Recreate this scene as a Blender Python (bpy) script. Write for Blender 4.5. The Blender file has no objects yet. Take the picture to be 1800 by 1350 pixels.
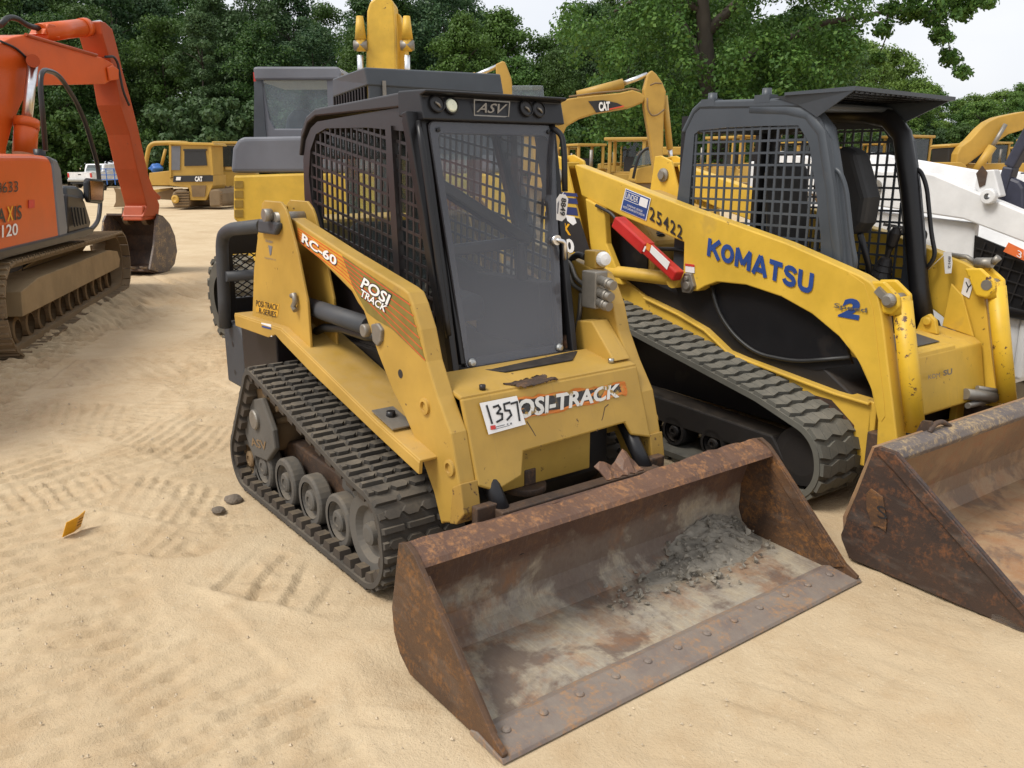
import bpy, bmesh, math, random
import numpy as np
from mathutils import Vector, Matrix
random.seed(7); np.random.seed(7)
SC = bpy.context.scene
COL = SC.collection
R = math.radians
# ------------------------------------------------------------------ camera
CAM = Vector((3.553, -2.160, 1.668)); YAW = R(142.957); PITCH = R(-14.409); FPX = 1494.2
_f = Vector((math.cos(YAW)*math.cos(PITCH), math.sin(YAW)*math.cos(PITCH), math.sin(PITCH)))
_r = Vector((math.sin(YAW), -math.cos(YAW), 0)); _u = _r.cross(_f)
cd = bpy.data.cameras.new('camera'); cam = bpy.data.objects.new('camera', cd); COL.objects.link(cam)
cam.matrix_world = Matrix((( _r.x,_u.x,-_f.x,CAM.x),(_r.y,_u.y,-_f.y,CAM.y),(_r.z,_u.z,-_f.z,CAM.z),(0,0,0,1)))
cd.sensor_width = 36; cd.lens = FPX*36/1800; cd.clip_start = .05; cd.clip_end = 2000
SC.camera = cam

class Fr:
    """frame of one machine: x forward, y left, z up, standing on the ground; p() gives where a sight line meets one of its planes"""
    def __init__(s, ox, oy, yaw=0., oz=0.):
        s.o = Vector((ox, oy, oz)); s.yaw = yaw
        c, n = math.cos(yaw), math.sin(yaw)
        s.E = (Vector((c, n, 0)), Vector((-n, c, 0)), Vector((0, 0, 1)))
    def p(s, x, y, ax, v):
        d = _f + _r*((x-900)/FPX) - _u*((y-675)/FPX)
        e = s.E[ax]; q = CAM + d*(e.dot(s.o + e*v - CAM)/e.dot(d)) - s.o
        return Vector([q.dot(k) for k in s.E])
    def poly(s, pts, ax, v): return [s.p(a, b, ax, v) for a, b in pts]
def Vf(d, oz=0.):
    return Fr(CAM.x + d*math.cos(YAW), CAM.y + d*math.sin(YAW), YAW, oz)

# ------------------------------------------------------------------ mesh builder
class MB:
    def __init__(s): s.v = []; s.f = []; s.sm = []
    def add(s, vs, fs, smooth=False):
        n = len(s.v); s.v += [tuple(q) for q in vs]
        for f in fs: s.f.append([i+n for i in f]); s.sm.append(smooth)
        return s
    def prism(s, poly, vec):
        n = len(poly); vec = Vector(vec); poly = [Vector(q) for q in poly]
        nrm = Vector((0,0,0))
        for i in range(n): nrm += poly[i].cross(poly[(i+1) % n])
        a, b = poly, [q+vec for q in poly]
        if nrm.dot(vec) > 0: a, b = b, a
        fs = [list(range(n)), list(range(2*n-1, n-1, -1))]
        fs += [[i, n+i, n+(i+1) % n, (i+1) % n] for i in range(n)]
        return s.add(a+b, [f[::-1] if False else f for f in fs])
    def hexa(s, a, b):
        """two quads facing each other"""
        return s.add(list(a)+list(b), [(3,2,1,0),(4,5,6,7),(0,1,5,4),(1,2,6,5),(2,3,7,6),(3,0,4,7)])
    def box(s, x0, x1, y0, y1, z0, z1):
        a = [Vector(q) for q in ((x0,y0,z0),(x1,y0,z0),(x1,y1,z0),(x0,y1,z0))]
        return s.hexa(a, [q+Vector((0,0,z1-z0)) for q in a])
    def bar(s, p, q, w, h, up=(0,0,1)):
        """square bar from p to q"""
        p, q = Vector(p), Vector(q); d = (q-p).normalized(); u = Vector(up)
        sd = d.cross(u)
        if sd.length < 1e-4: sd = d.cross(Vector((1,0,0)))
        sd.normalize(); u = sd.cross(d); sd *= w/2; u = u*(h/2)
        return s.hexa([p-sd-u, p+sd-u, p+sd+u, p-sd+u], [q-sd-u, q+sd-u, q+sd+u, q-sd+u])
    def tube(s, pts, r, n=10, cap=True, closed=False, bend=0):
        pts = [Vector(q) for q in pts]
        if bend:
            o = [pts[0]]
            for i in range(1, len(pts)-1):
                a, b, c = pts[i-1], pts[i], pts[i+1]
                l = min(bend, (a-b).length*.48, (c-b).length*.48)
                e0 = b+(a-b).normalized()*l; e1 = b+(c-b).normalized()*l
                for k in range(7):
                    t = k/6; o.append(e0*(1-t)**2 + b*2*t*(1-t) + e1*t*t)
            pts = o+[pts[-1]]
        rs = r if isinstance(r, (list, tuple)) else [r]*len(pts)
        m = len(pts); d0 = (pts[1]-pts[0]).normalized()
        u = d0.orthogonal().normalized(); vs = []; fs = []
        for i, q in enumerate(pts):
            if i == 0: d = d0
            elif i == m-1: d = (pts[-1]-pts[-2]).normalized()
            else: d = ((pts[i+1]-q).normalized()+(q-pts[i-1]).normalized()).normalized()
            u = (u-d*u.dot(d)).normalized(); w = d.cross(u)
            for k in range(n):
                a = 2*math.pi*k/n; vs.append(q+(u*math.cos(a)+w*math.sin(a))*rs[i])
        for i in range(m-1):
            for k in range(n):
                fs.append((i*n+k, i*n+(k+1) % n, (i+1)*n+(k+1) % n, (i+1)*n+k))
        s.add(vs, fs, True)
        if cap:
            k = len(s.v)-m*n
            s.f.append([k+i for i in range(n)][::-1]); s.sm.append(False)
            s.f.append([k+(m-1)*n+i for i in range(n)]); s.sm.append(False)
        return s
    def cyl(s, p, q, r, r2=None, n=20):
        return s.tube([p, q], [r, r if r2 is None else r2], n)
    def lathe(s, prof, o, axis, n=28):
        """prof: (radius, height along axis)"""
        o = Vector(o); d = Vector(axis).normalized(); u = d.orthogonal().normalized(); w = d.cross(u)
        vs = []; fs = []
        for r, h in prof:
            for k in range(n):
                a = 2*math.pi*k/n; vs.append(o+d*h+(u*math.cos(a)+w*math.sin(a))*r)
        for i in range(len(prof)-1):
            for k in range(n): fs.append((i*n+k, i*n+(k+1) % n, (i+1)*n+(k+1) % n, (i+1)*n+k))
        return s.add(vs, fs, False)
    def sheet(s, prof, t, y0, y1, ax=1):
        """strip along a 2-D (x,z) profile, thickness t to its right-hand side, spanning y0..y1"""
        n = len(prof); P = [Vector((a, b)) for a, b in prof]; off = []
        for i in range(n):
            if i == 0: d = P[1]-P[0]
            elif i == n-1: d = P[-1]-P[-2]
            else: d = (P[i+1]-P[i]).normalized()+(P[i]-P[i-1]).normalized()
            d.normalize(); off.append(P[i]+Vector((d.y, -d.x))*t)
        def to(q, y): return Vector((q.x, y, q.y))
        for i in range(n-1):
            a = [to(P[i], y0), to(P[i+1], y0), to(off[i+1], y0), to(off[i], y0)]
            b = [to(P[i], y1), to(P[i+1], y1), to(off[i+1], y1), to(off[i], y1)]
            k = len(s.v); s.v += [tuple(q) for q in a+b]
            ff = [(0,1,5,4),(2,3,7,6),(3,2,1,0),(4,5,6,7)]
            if i == 0: ff.append((0,4,7,3))
            if i == n-2: ff.append((1,2,6,5))
            for f in ff: s.f.append([k+j for j in f]); s.sm.append(False)
        return s
    def bars(s, poly2, to3, ang_u, ang_v, step_u, step_v, w, t, o=(0,0)):
        """punched screen: two families of bars clipped to a 2-D polygon; to3(u,v,depth) maps into space"""
        for ang, step in ((ang_u, step_u), (ang_v, step_v)):
            d = Vector((math.cos(ang), math.sin(ang))); nn = Vector((-d.y, d.x))
            ps = [Vector(q)-Vector(o) for q in poly2]
            lo = min(q.dot(nn) for q in ps); hi = max(q.dot(nn) for q in ps)
            k = math.ceil(lo/step)
            while k*step < hi:
                c = k*step; hits = []
                for i in range(len(ps)):
                    a, b = ps[i], ps[(i+1) % len(ps)]; fa, fb = a.dot(nn)-c, b.dot(nn)-c
                    if (fa < 0) != (fb < 0):
                        q = a+(b-a)*(fa/(fa-fb)); hits.append(q.dot(d))
                hits.sort()
                for i in range(0, len(hits)-1, 2):
                    e0 = d*hits[i]+nn*c+Vector(o); e1 = d*hits[i+1]+nn*c+Vector(o); h = nn*(w/2)
                    q = [e0-h, e1-h, e1+h, e0+h]
                    off = 0 if ang == ang_u else .0008
                    s.hexa([to3(z.x, z.y, -t/2-off) for z in q], [to3(z.x, z.y, t/2+off) for z in q])
                k += 1
        return s
    def build(s, name, mat, parent=None, label=None, bevel=0, seg=2, loc=None, fix=True):
        me = bpy.data.meshes.new(name); me.from_pydata(s.v, [], s.f)
        me.polygons.foreach_set('use_smooth', s.sm)
        if fix:
            bm = bmesh.new(); bm.from_mesh(me); bmesh.ops.recalc_face_normals(bm, faces=bm.faces); bm.to_mesh(me); bm.free()
        me.update(); me.materials.append(mat)
        o = bpy.data.objects.new(name, me); COL.objects.link(o)
        if parent: o.parent = parent
        if label: o['label'] = label
        if loc: o.location = loc
        if bevel:
            b = o.modifiers.new('bevel', 'BEVEL'); b.width = bevel; b.segments = seg; b.limit_method = 'ANGLE'; b.angle_limit = R(35); b.harden_normals = False
        return o
def thing(name, label, cat, fr=None, group=None):
    o = bpy.data.objects.new(name, None); COL.objects.link(o); o.empty_display_size = .2
    if fr: o.location = fr.o; o.rotation_euler = (0, 0, fr.yaw)
    return tag(o, label, cat, group)
def tag(o, label, cat, group=None, kind=None):
    if label: o['label'] = label
    if cat: o['category'] = cat
    if group: o['group'] = group
    if kind: o['kind'] = kind
    return o
def tubes(name, mat, parent, *specs):
    for pts, r, bend in specs: MB().tube(pts, r, 8, bend=bend).build(name, mat, parent)
def copy_tree(o, parent=None):
    c = o.copy(); COL.objects.link(c)
    if parent: c.parent = parent
    for ch in list(o.children): copy_tree(ch, c)
    return c

# ------------------------------------------------------------------ lettering
def text_mesh(txt, bold=.0, shear=0., space=1.):
    cu = bpy.data.curves.new('text', 'FONT'); cu.body = txt; cu.offset = bold; cu.shear = shear; cu.space_character = space; cu.resolution_u = 3; cu.fill_mode = 'FRONT'
    ob = bpy.data.objects.new('text', cu); COL.objects.link(ob)
    dg = bpy.context.evaluated_depsgraph_get(); me = bpy.data.meshes.new_from_object(ob.evaluated_get(dg))
    vs = [v.co.copy() for v in me.vertices]; fs = [list(p.vertices) for p in me.polygons]
    bpy.data.objects.remove(ob); bpy.data.meshes.remove(me); bpy.data.curves.remove(cu)
    return vs, fs
def lettering(name, txt, quad, mat, parent, off, bold=.02, shear=0., label=None, space=1.):
    """letters stretched over a quad of points (top-left, top-right, bottom-right, bottom-left), raised by the vector off"""
    vs, fs = text_mesh(txt, bold, shear, space)
    x0 = min(v.x for v in vs); x1 = max(v.x for v in vs); y0 = min(v.y for v in vs); y1 = max(v.y for v in vs)
    tl, tr, br, bl = [Vector(q)+Vector(off) for q in quad]; m = MB(); out = []
    for v in vs:
        a = (v.x-x0)/(x1-x0); b = (v.y-y0)/(y1-y0); out.append((bl*(1-a)+br*a)*(1-b)+(tl*(1-a)+tr*a)*b)
    m.add(out, fs)
    o = m.build(name, mat, parent, label, fix=False)
    return o
def stroke(m, pts, w, nrm):
    """flat pen stroke through points"""
    pts = [Vector(q) for q in pts]; n = Vector(nrm)
    for a, b in zip(pts, pts[1:]):
        d = (b-a).normalized(); sd = d.cross(n).normalized()*w/2; a2 = a-d*w*.4; b2 = b+d*w*.4
        m.add([a2-sd, b2-sd, b2+sd, a2+sd], [(0,1,2,3)])
BLOCK = {'K':[[(.13,0),(.13,1)],[(.95,1.02),(.22,.42)],[(.40,.60),(.98,-.02)]], 'O':[[(.5+.37*math.cos(t*math.pi/10+1),.5+.385*math.sin(t*math.pi/10+1)) for t in range(21)]],
 'M':[[(.11,0),(.11,1)],[(.08,1),(.5,.22)],[(.5,.22),(.92,1)],[(.89,1),(.89,0)]], 'A':[[(.08,-.02),(.5,1.0)],[(.5,1.0),(.92,-.02)],[(.24,.26),(.76,.26)]], 'T':[[(0,.885),(1,.885)],[(.5,.9),(.5,0)]],
 'S':[[(.88,.72),(.80,.84),(.62,.895),(.38,.89),(.20,.80),(.17,.68),(.26,.58),(.5,.515),(.74,.44),(.84,.32),(.80,.19),(.62,.11),(.38,.105),(.18,.17),(.10,.29)]], 'U':[[(.12,1),(.12,.40),(.16,.24),(.30,.13),(.5,.105),(.70,.13),(.84,.24),(.88,.40),(.88,1)]]}
def block_lettering(name, txt, widths, quad, mat, parent, off, w=.23):
    tl, tr, br, bl = [Vector(q) for q in quad]; off = Vector(off); m = MB(); tot = sum(widths); x = 0.; lay = 0
    for ch, wd in zip(txt, widths):
        if ch != ' ':
            for st in BLOCK[ch]:
                P = [Vector((a*.9*wd, b)) for a, b in st]; L = []; lay += 1; hw = w*.5
                for i, p in enumerate(P):
                    d = (P[min(i+1, len(P)-1)]-P[max(i-1, 0)]).normalized()
                    if len(P) > 20 and i in (0, len(P)-1): d = (P[1]-P[-2]).normalized()
                    L.append((p+Vector((-d.y, d.x))*hw, p-Vector((-d.y, d.x))*hw))
                def to(q):
                    a, b = (x+q.x)/tot, q.y; return (bl*(1-a)+br*a)*(1-b)+(tl*(1-a)+tr*a)*b+off*(1+.08*(lay % 5))
                m.add([to(k) for l in L for k in l], [(2*i, 2*i+2, 2*i+3, 2*i+1) for i in range(len(L)-1)])
        x += wd
    return m.build(name, mat, parent, fix=False)
def patch(name, quad, mat, parent, off, label=None, t=.0012):
    m = MB(); q = [Vector(k) for k in quad]; off = Vector(off); m.prism([k+off*.35 for k in q], off*.5)
    return m.build(name, mat, parent, label)

# ------------------------------------------------------------------ materials
def nmat(name):
    m = bpy.data.materials.new(name); m.use_nodes = True; nt = m.node_tree; nt.nodes.clear()
    o = nt.nodes.new('ShaderNodeOutputMaterial'); b = nt.nodes.new('ShaderNodeBsdfPrincipled')
    nt.links.new(b.outputs[0], o.inputs[0]); return m, nt, b, o
class N:
    def __init__(s, nt): s.nt = nt
    def __call__(s, t, **k):
        n = s.nt.nodes.new('ShaderNode'+t)
        for a, v in k.items():
            if a.startswith('i_'):
                q = a[2:]; q = int(q) if q.isdigit() else q.replace('_', ' ')
                if hasattr(v, 'is_linked') or isinstance(v, bpy.types.NodeSocket): s.nt.links.new(v, n.inputs[q])
                else: n.inputs[q].default_value = v
            else: setattr(n, a, v)
        return n
    def noise(s, vec, scale, detail=5, rough=.6, dist=0):
        return s('TexNoise', i_Vector=vec, i_Scale=scale, i_Detail=detail, i_Roughness=rough, i_Distortion=dist).outputs[0]
    def ramp(s, fac, a, b, ca=(0,0,0,1), cb=(1,1,1,1)):
        r = s('ValToRGB', i_0=fac); e = r.color_ramp.elements; e[0].position = a; e[1].position = b; e[0].color = ca; e[1].color = cb
        return r.outputs[0]
    def mix(s, fac, a, b, mode='MIX'):
        m = s('Mix', data_type='RGBA', blend_type=mode)
        for k, v in ((0, fac), (6, a), (7, b)):
            if isinstance(v, bpy.types.NodeSocket): s.nt.links.new(v, m.inputs[k])
            elif k == 0: m.inputs[0].default_value = v
            else: m.inputs[k].default_value = (*v, 1) if len(v) == 3 else v
        return m.outputs[2]
    def math(s, op, a, b=0., clamp=False):
        m = s('Math', operation=op, use_clamp=clamp)
        for k, v in ((0, a), (1, b)):
            if isinstance(v, bpy.types.NodeSocket): s.nt.links.new(v, m.inputs[k])
            else: m.inputs[k].default_value = v
        return m.outputs[0]
DUST = (.34, .25, .15)
def paint(name, col, rough=.42, dust=.35, chips=.35, chip=(.07,.035,.02), fade=.2, dirt=DUST, spec=.4, scale=1., bump=.15):
    m, nt, b, o = nmat(name); n = N(nt); tc = n('TexCoord').outputs['Object']
    big = n.noise(tc, 2.2*scale, 6, .6); fine = n.noise(tc, 34*scale, 6, .65); mid = n.noise(tc, 9*scale, 7, .7, .4)
    c = n.mix(n.ramp(big, .35, .7), tuple(v*(1-fade) for v in col), tuple(min(1, v*(1+fade*.6)) for v in col))
    up = n('SeparateXYZ', i_0=n('NewGeometry').outputs['Normal']).outputs[2]
    du = n.math('MULTIPLY', n.math('MULTIPLY_ADD', n.ramp(up, .25, .95), .75) if False else n.math('ADD', n.math('MULTIPLY', n.ramp(up, .3, .95), .8), .12), n.ramp(mid, .3, .72))
    c = n.mix(n.math('MULTIPLY', du, dust, True), c, dirt)
    ch = n.ramp(n.math('ADD', n.math('MULTIPLY', fine, .55), n.math('MULTIPLY', mid, .45)), .64-.05*chips, .68-.05*chips)
    ch = n.math('MULTIPLY', ch, min(1, chips*2.2))
    c = n.mix(ch, c, chip)
    sl = n.noise(n('Mapping', i_Vector=tc, i_Rotation=(.5,.35,.8), i_Scale=(2.5*scale,110*scale,2.5*scale)).outputs[0], 1.5, 3, .6)
    c = n.mix(n.math('MULTIPLY', n.ramp(sl, .66, .71), .30*min(1., chips*1.6)), c, tuple(.5*a_+.5*b_ for a_, b_ in zip(chip, dirt)))
    c = n.mix(n.math('MULTIPLY', n.ramp(n.noise(tc, 1.1*scale, 8, .75, .3), .5, .68), .38*min(1., chips*1.6)), c, tuple(v*.62+d_*.18 for v, d_ in zip(col, dirt)))
    nt.links.new(c, b.inputs['Base Color'])
    rg = n.math('ADD', n.math('MULTIPLY', big, .22), rough-.08); rg = n.math('ADD', rg, n.math('MULTIPLY', du, dust*.5)); nt.links.new(rg, b.inputs['Roughness'])
    b.inputs['Specular IOR Level'].default_value = spec
    bp = n('Bump', i_Strength=bump, i_Distance=.004, i_Height=n.math('ADD', n.math('MULTIPLY', mid, .6), n.math('MULTIPLY', ch, -.4))); nt.links.new(bp.outputs[0], b.inputs['Normal'])
    return m
def plain(name, col, rough=.5, metal=0., spec=.5, var=.15):
    m, nt, b, o = nmat(name); n = N(nt); tc = n('TexCoord').outputs['Object']
    k = n.noise(tc, 14, 5, .6)
    nt.links.new(n.mix(n.ramp(k, .3, .7), tuple(v*(1-var) for v in col), tuple(min(1, v*(1+var)) for v in col)), b.inputs['Base Color'])
    b.inputs['Roughness'].default_value = rough; b.inputs['Metallic'].default_value = metal; b.inputs['Specular IOR Level'].default_value = spec
    return m
def rusty(name, cols, floor=None, polish=0.):
    """bare worn steel: dark brown, orange rust, remains of paint; floor = height below which dry dust lies"""
    m, nt, b, o = nmat(name); n = N(nt); tc = n('TexCoord').outputs['Object']
    a = n.noise(tc, 3.2, 8, .68, .6); f = n.noise(tc, 48, 8, .75, .2); h = n.noise(tc, 8.5, 10, .75, .4)
    st = n('Mapping', i_Vector=tc, i_Scale=(4, 4, 60)).outputs[0]; sc = n.noise(st, 2.4, 4, .7)
    c = n.mix(n.ramp(a, .36, .62), cols[0], cols[1])
    c = n.mix(n.ramp(n.math('ADD', n.math('MULTIPLY', f, .5), n.math('MULTIPLY', h, .5)), .5, .62), c, cols[2])
    c = n.mix(n.math('MULTIPLY', n.ramp(sc, .56, .7), .35), c, cols[0])
    s2 = n.noise(n('Mapping', i_Vector=tc, i_Rotation=(0,0,.06), i_Scale=(2.2,75,8)).outputs[0], 1.6, 4, .65)
    sep = n('SeparateXYZ', i_0=tc)
    if floor is not None:
        lo, hi, dcol, gcol = floor
        zz = n.math('ADD', sep.outputs[2], n.math('MULTIPLY', n.math('SUBTRACT', a, .5), .34))
        zz = n.math('ADD', zz, n.math('MULTIPLY', n.math('SUBTRACT', h, .5), .12))
        fl = n.ramp(zz, lo, hi, (1,1,1,1), (0,0,0,1))
        dc = n.mix(n.ramp(h, .38, .62), dcol, gcol)
        patchy = n.ramp(n.math('ADD', n.math('MULTIPLY', a, .65), n.math('MULTIPLY', f, .35)), .42, .54)
        dc = n.mix(n.math('MULTIPLY', n.ramp(n.noise(tc, 2.6, 7, .62, .25), .51, .57), .8), dc, (.125,.088,.07))
        dc = n.mix(n.math('MULTIPLY', n.ramp(n.noise(tc, 4.2, 8, .72, .3), .49, .62), .55), dc, (.30,.13,.045))
        c = n.mix(n.math('MULTIPLY', fl, n.math('ADD', n.math('MULTIPLY', patchy, .35), .65)), c, dc)
    c = n.mix(n.math('MULTIPLY', n.ramp(s2, .55, .7), .16), c, (.27,.245,.215)); c = n.mix(n.math('MULTIPLY', n.ramp(s2, .44, .34), .13), c, cols[0])
    nt.links.new(c, b.inputs['Base Color'])
    nt.links.new(n.math('ADD', n.math('MULTIPLY', f, .3), .42-polish), b.inputs['Roughness'])
    b.inputs['Specular IOR Level'].default_value = .35
    bp = n('Bump', i_Strength=.35, i_Distance=.006, i_Height=n.math('ADD', f, h)); nt.links.new(bp.outputs[0], b.inputs['Normal'])
    return m
def glass(name, tint, haze, hazecol, rough=.06, film=0.):
    """dusty pane: part clear, part scattering dust film, glossy coat"""
    m, nt, b, o = nmat(name); n = N(nt); tc = n('TexCoord').outputs['Object']
    b.inputs['Base Color'].default_value = (*hazecol, 1); b.inputs['Roughness'].default_value = .35; b.inputs['Specular IOR Level'].default_value = .5
    tr = n('BsdfTransparent'); tr.inputs[0].default_value = (*tint, 1)
    k = n.noise(tc, 6, 6, .65, .5); zc = n('SeparateXYZ', i_0=tc).outputs[2]; low = n.ramp(n.math('ADD', zc, n.math('MULTIPLY', n.math('SUBTRACT', k, .5), .5)), 1.25, 1.75) if False else n('MapRange', i_0=n.math('ADD', zc, n.math('MULTIPLY', n.math('SUBTRACT', k, .5), .5)), i_1=1.02, i_2=1.52, i_3=1., i_4=0.).outputs[0]
    fac = n.math('ADD', n.math('ADD', n.math('MULTIPLY', n.ramp(k, .3, .7), haze*.5), haze*.55), n.math('MULTIPLY', low, film), True)
    mx = n('MixShader'); nt.links.new(fac, mx.inputs[0]); nt.links.new(tr.outputs[0], mx.inputs[1]); nt.links.new(b.outputs[0], mx.inputs[2])
    gl = n('BsdfGlossy'); gl.inputs['Roughness'].default_value = rough; gl.inputs[0].default_value = (.9,.9,.9,1)
    lw = n('LayerWeight').outputs['Facing']; frs = n.math('ADD', n.math('MULTIPLY', n.math('POWER', lw, 4.), .6), .045)
    m2 = n('MixShader'); nt.links.new(frs, m2.inputs[0]); nt.links.new(mx.outputs[0], m2.inputs[1]); nt.links.new(gl.outputs[0], m2.inputs[2])
    nt.links.new(m2.outputs[0], o.inputs[0]); return m
M = {}
M['old_yellow'] = paint('old_yellow', (.475,.29,.054), .40, .28, .62, dirt=(.36,.26,.14))
M['old_yellow_dusty'] = paint('old_yellow_dusty', (.48,.29,.055), .5, .5, .3, dirt=(.38,.27,.14))
M['yellow'] = paint('yellow', (.69,.435,.05), .37, .26, .48)
M['yellow_worn'] = paint('yellow_worn', (.68,.42,.05), .45, .4, .62, chip=(.10,.045,.03))
M['yellow_chipped'] = paint('yellow_chipped', (.72,.45,.03), .42, .2, 1.5, chip=(.085,.04,.03))
M['far_yellow'] = paint('far_yellow', (.50,.30,.05), .45, .3, .2, scale=.4)
M['far_yellow_clean'] = paint('far_yellow_clean', (.66,.42,.055), .35, .12, .05, scale=.4)
M['cat_yellow'] = paint('cat_yellow', (.47,.285,.055), .42, .3, .25, scale=.4)
M['orange'] = paint('orange', (.64,.098,.010), .33, .18, .12, scale=.4)
M['orange_worn'] = paint('orange_worn', (.40,.058,.009), .42, .12, .5, scale=.5)
M['black'] = paint('black', (.010,.010,.012), .36, .10, .15, chip=(.08,.06,.04), dirt=(.16,.13,.10))
M['black_dusty'] = paint('black_dusty', (.014,.013,.014), .5, .30, .2, chip=(.09,.06,.04), dirt=(.2,.15,.1))
M['dark_brownish'] = paint('dark_brownish', (.024,.020,.021), .32, .12, .1, chip=(.1,.07,.05), dirt=(.15,.12,.1))
M['slate'] = paint('slate', (.060,.070,.083), .38, .12, .15, chip=(.14,.13,.12), dirt=(.2,.18,.15))
M['slate_light'] = paint('slate_light', (.15,.157,.18), .33, .06, .05, scale=.5)
M['weight_grey'] = paint('weight_grey', (.052,.057,.066), .55, .15, .25, chip=(.14,.13,.12))
M['rubber'] = paint('rubber', (.066,.06,.053), .75, .85, .02, chip=(.1,.09,.07), dirt=(.21,.175,.13), spec=.25, bump=.4)
M['rubber_grey'] = paint('rubber_grey', (.115,.112,.096), .72, .75, .02, chip=(.1,.09,.07), dirt=(.25,.225,.18), spec=.25, bump=.4)
M['rubber_inner'] = paint('rubber_inner', (.06,.05,.042), .75, .8, .02, chip=(.1,.09,.07), dirt=(.22,.17,.11), spec=.2, bump=.4)
M['wheel'] = paint('wheel', (.095,.09,.082), .65, .75, .2, dirt=(.25,.2,.14), chip=(.16,.13,.1), spec=.3)
M['muddy'] = paint('muddy', (.20,.135,.075), .85, .6, .4, chip=(.05,.035,.025), spec=.15, bump=.8)
M['track_steel'] = paint('track_steel', (.20,.14,.08), .62, .6, .5, chip=(.05,.03,.022), spec=.35, bump=.5, dirt=(.30,.21,.12))
M['arm_rust'] = paint('arm_rust', (.42,.25,.05), .5, .3, 1.9, chip=(.09,.045,.025))
M['mud_tan'] = paint('mud_tan', (.33,.235,.13), .9, .6, .3, chip=(.12,.08,.05), spec=.1, bump=.8)
M['steel'] = plain('steel', (.42,.42,.40), .3, .85)
M['chrome'] = plain('chrome', (.75,.75,.76), .30, 1.)
M['dull_steel'] = plain('dull_steel', (.26,.24,.21), .5, .6)
M['hose'] = plain('hose', (.018,.018,.018), .5)
M['white'] = paint('white', (.78,.78,.78), .35, .15, .08)
M['label_white'] = plain('label_white', (.78,.77,.76), .5, var=.04)
M['worn_white'] = paint('worn_white', (.72,.71,.67), .5, .1, 1.7, chip=(.30,.19,.05))
M['worn_ink'] = paint('worn_ink', (.03,.03,.032), .5, .15, 1.9, chip=(.36,.22,.05))
M['worn_orange'] = paint('worn_orange', (.66,.20,.03), .5, .1, 2., chip=(.42,.26,.05))
M['ink'] = plain('ink', (.018,.018,.02), .5)
M['ink_soft'] = plain('ink_soft', (.16,.16,.18), .6)
M['navy'] = plain('navy', (.02,.035,.13), .45)
M['royal'] = plain('royal', (.018,.055,.22), .5)
M['red'] = paint('red', (.50,.02,.018), .36, .2, .2)
M['sign_red'] = plain('sign_red', (.55,.04,.03), .5)
M['decal_red'] = plain('decal_red', (.60,.07,.025), .5)
M['stripe_field'] = plain('stripe_field', (.60,.33,.035), .45)
M['decal_orange'] = plain('decal_orange', (.72,.24,.03), .5)
M['decal_olive'] = plain('decal_olive', (.20,.15,.03), .5)
M['blue_plastic'] = plain('blue_plastic', (.03,.13,.42), .5)
M['orange_plastic'] = plain('orange_plastic', (.68,.15,.04), .5)
M['marker'] = plain('marker', (.72,.36,.01), .5, var=.1)
M['seat'] = plain('seat', (.02,.02,.021), .6)
M['door_glass'] = glass('door_glass', (.92,.94,.97), .17, (.175,.18,.21), film=.27)
M['cab_glass'] = glass('cab_glass', (.88,.94,.93), .08, (.30,.36,.36))
M['dark_glass'] = glass('dark_glass', (.35,.42,.42), .4, (.06,.075,.075))
M['grey_glass'] = glass('grey_glass', (.55,.62,.66), .35, (.20,.24,.27))
M['lens'] = plain('lens', (.75,.78,.62), .15)
M['rust_bucket'] = rusty('rust_bucket', ((.062,.036,.028),(.125,.062,.036),(.36,.155,.045)))
M['rust_lip'] = rusty('rust_lip', ((.105,.058,.04),(.15,.078,.047),(.38,.18,.07)), polish=.06)
M['rust_floor'] = rusty('rust_floor', ((.075,.04,.03),(.11,.062,.042),(.16,.085,.045)), (.19, .28, (.41,.345,.245), (.32,.29,.24)))
M['rust_edge'] = rusty('rust_edge', ((.155,.12,.105),(.23,.19,.155),(.36,.20,.09)))
M['rust_side'] = rusty('rust_side', ((.055,.033,.022),(.115,.060,.030),(.24,.105,.03)))
M['rust_komatsu'] = rusty('rust_komatsu', ((.035,.025,.022),(.06,.036,.026),(.17,.07,.03)))
M['rust_tan'] = rusty('rust_tan', ((.24,.15,.08),(.32,.20,.105),(.34,.155,.075)), (.05, .42, (.38,.26,.15), (.33,.19,.105)))
M['rust_tan_lip'] = rusty('rust_tan_lip', ((.10,.085,.085),(.16,.13,.11),(.50,.35,.17)))
M['rust_dark'] = rusty('rust_dark', ((.045,.032,.026),(.09,.055,.036),(.15,.08,.04)))
M['gravel'] = plain('gravel', (.235,.21,.17), .9, var=.4)
M['gravel_light'] = plain('gravel_light', (.52,.43,.31), .9, var=.3)
M['vent_yellow'] = plain('vent_yellow', (.26,.16,.02), .6)
M['clod'] = plain('clod', (.15,.12,.09), .9, var=.3)
M['tag_paper'] = plain('tag_paper', (.74,.73,.72), .6, var=.05)
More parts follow.
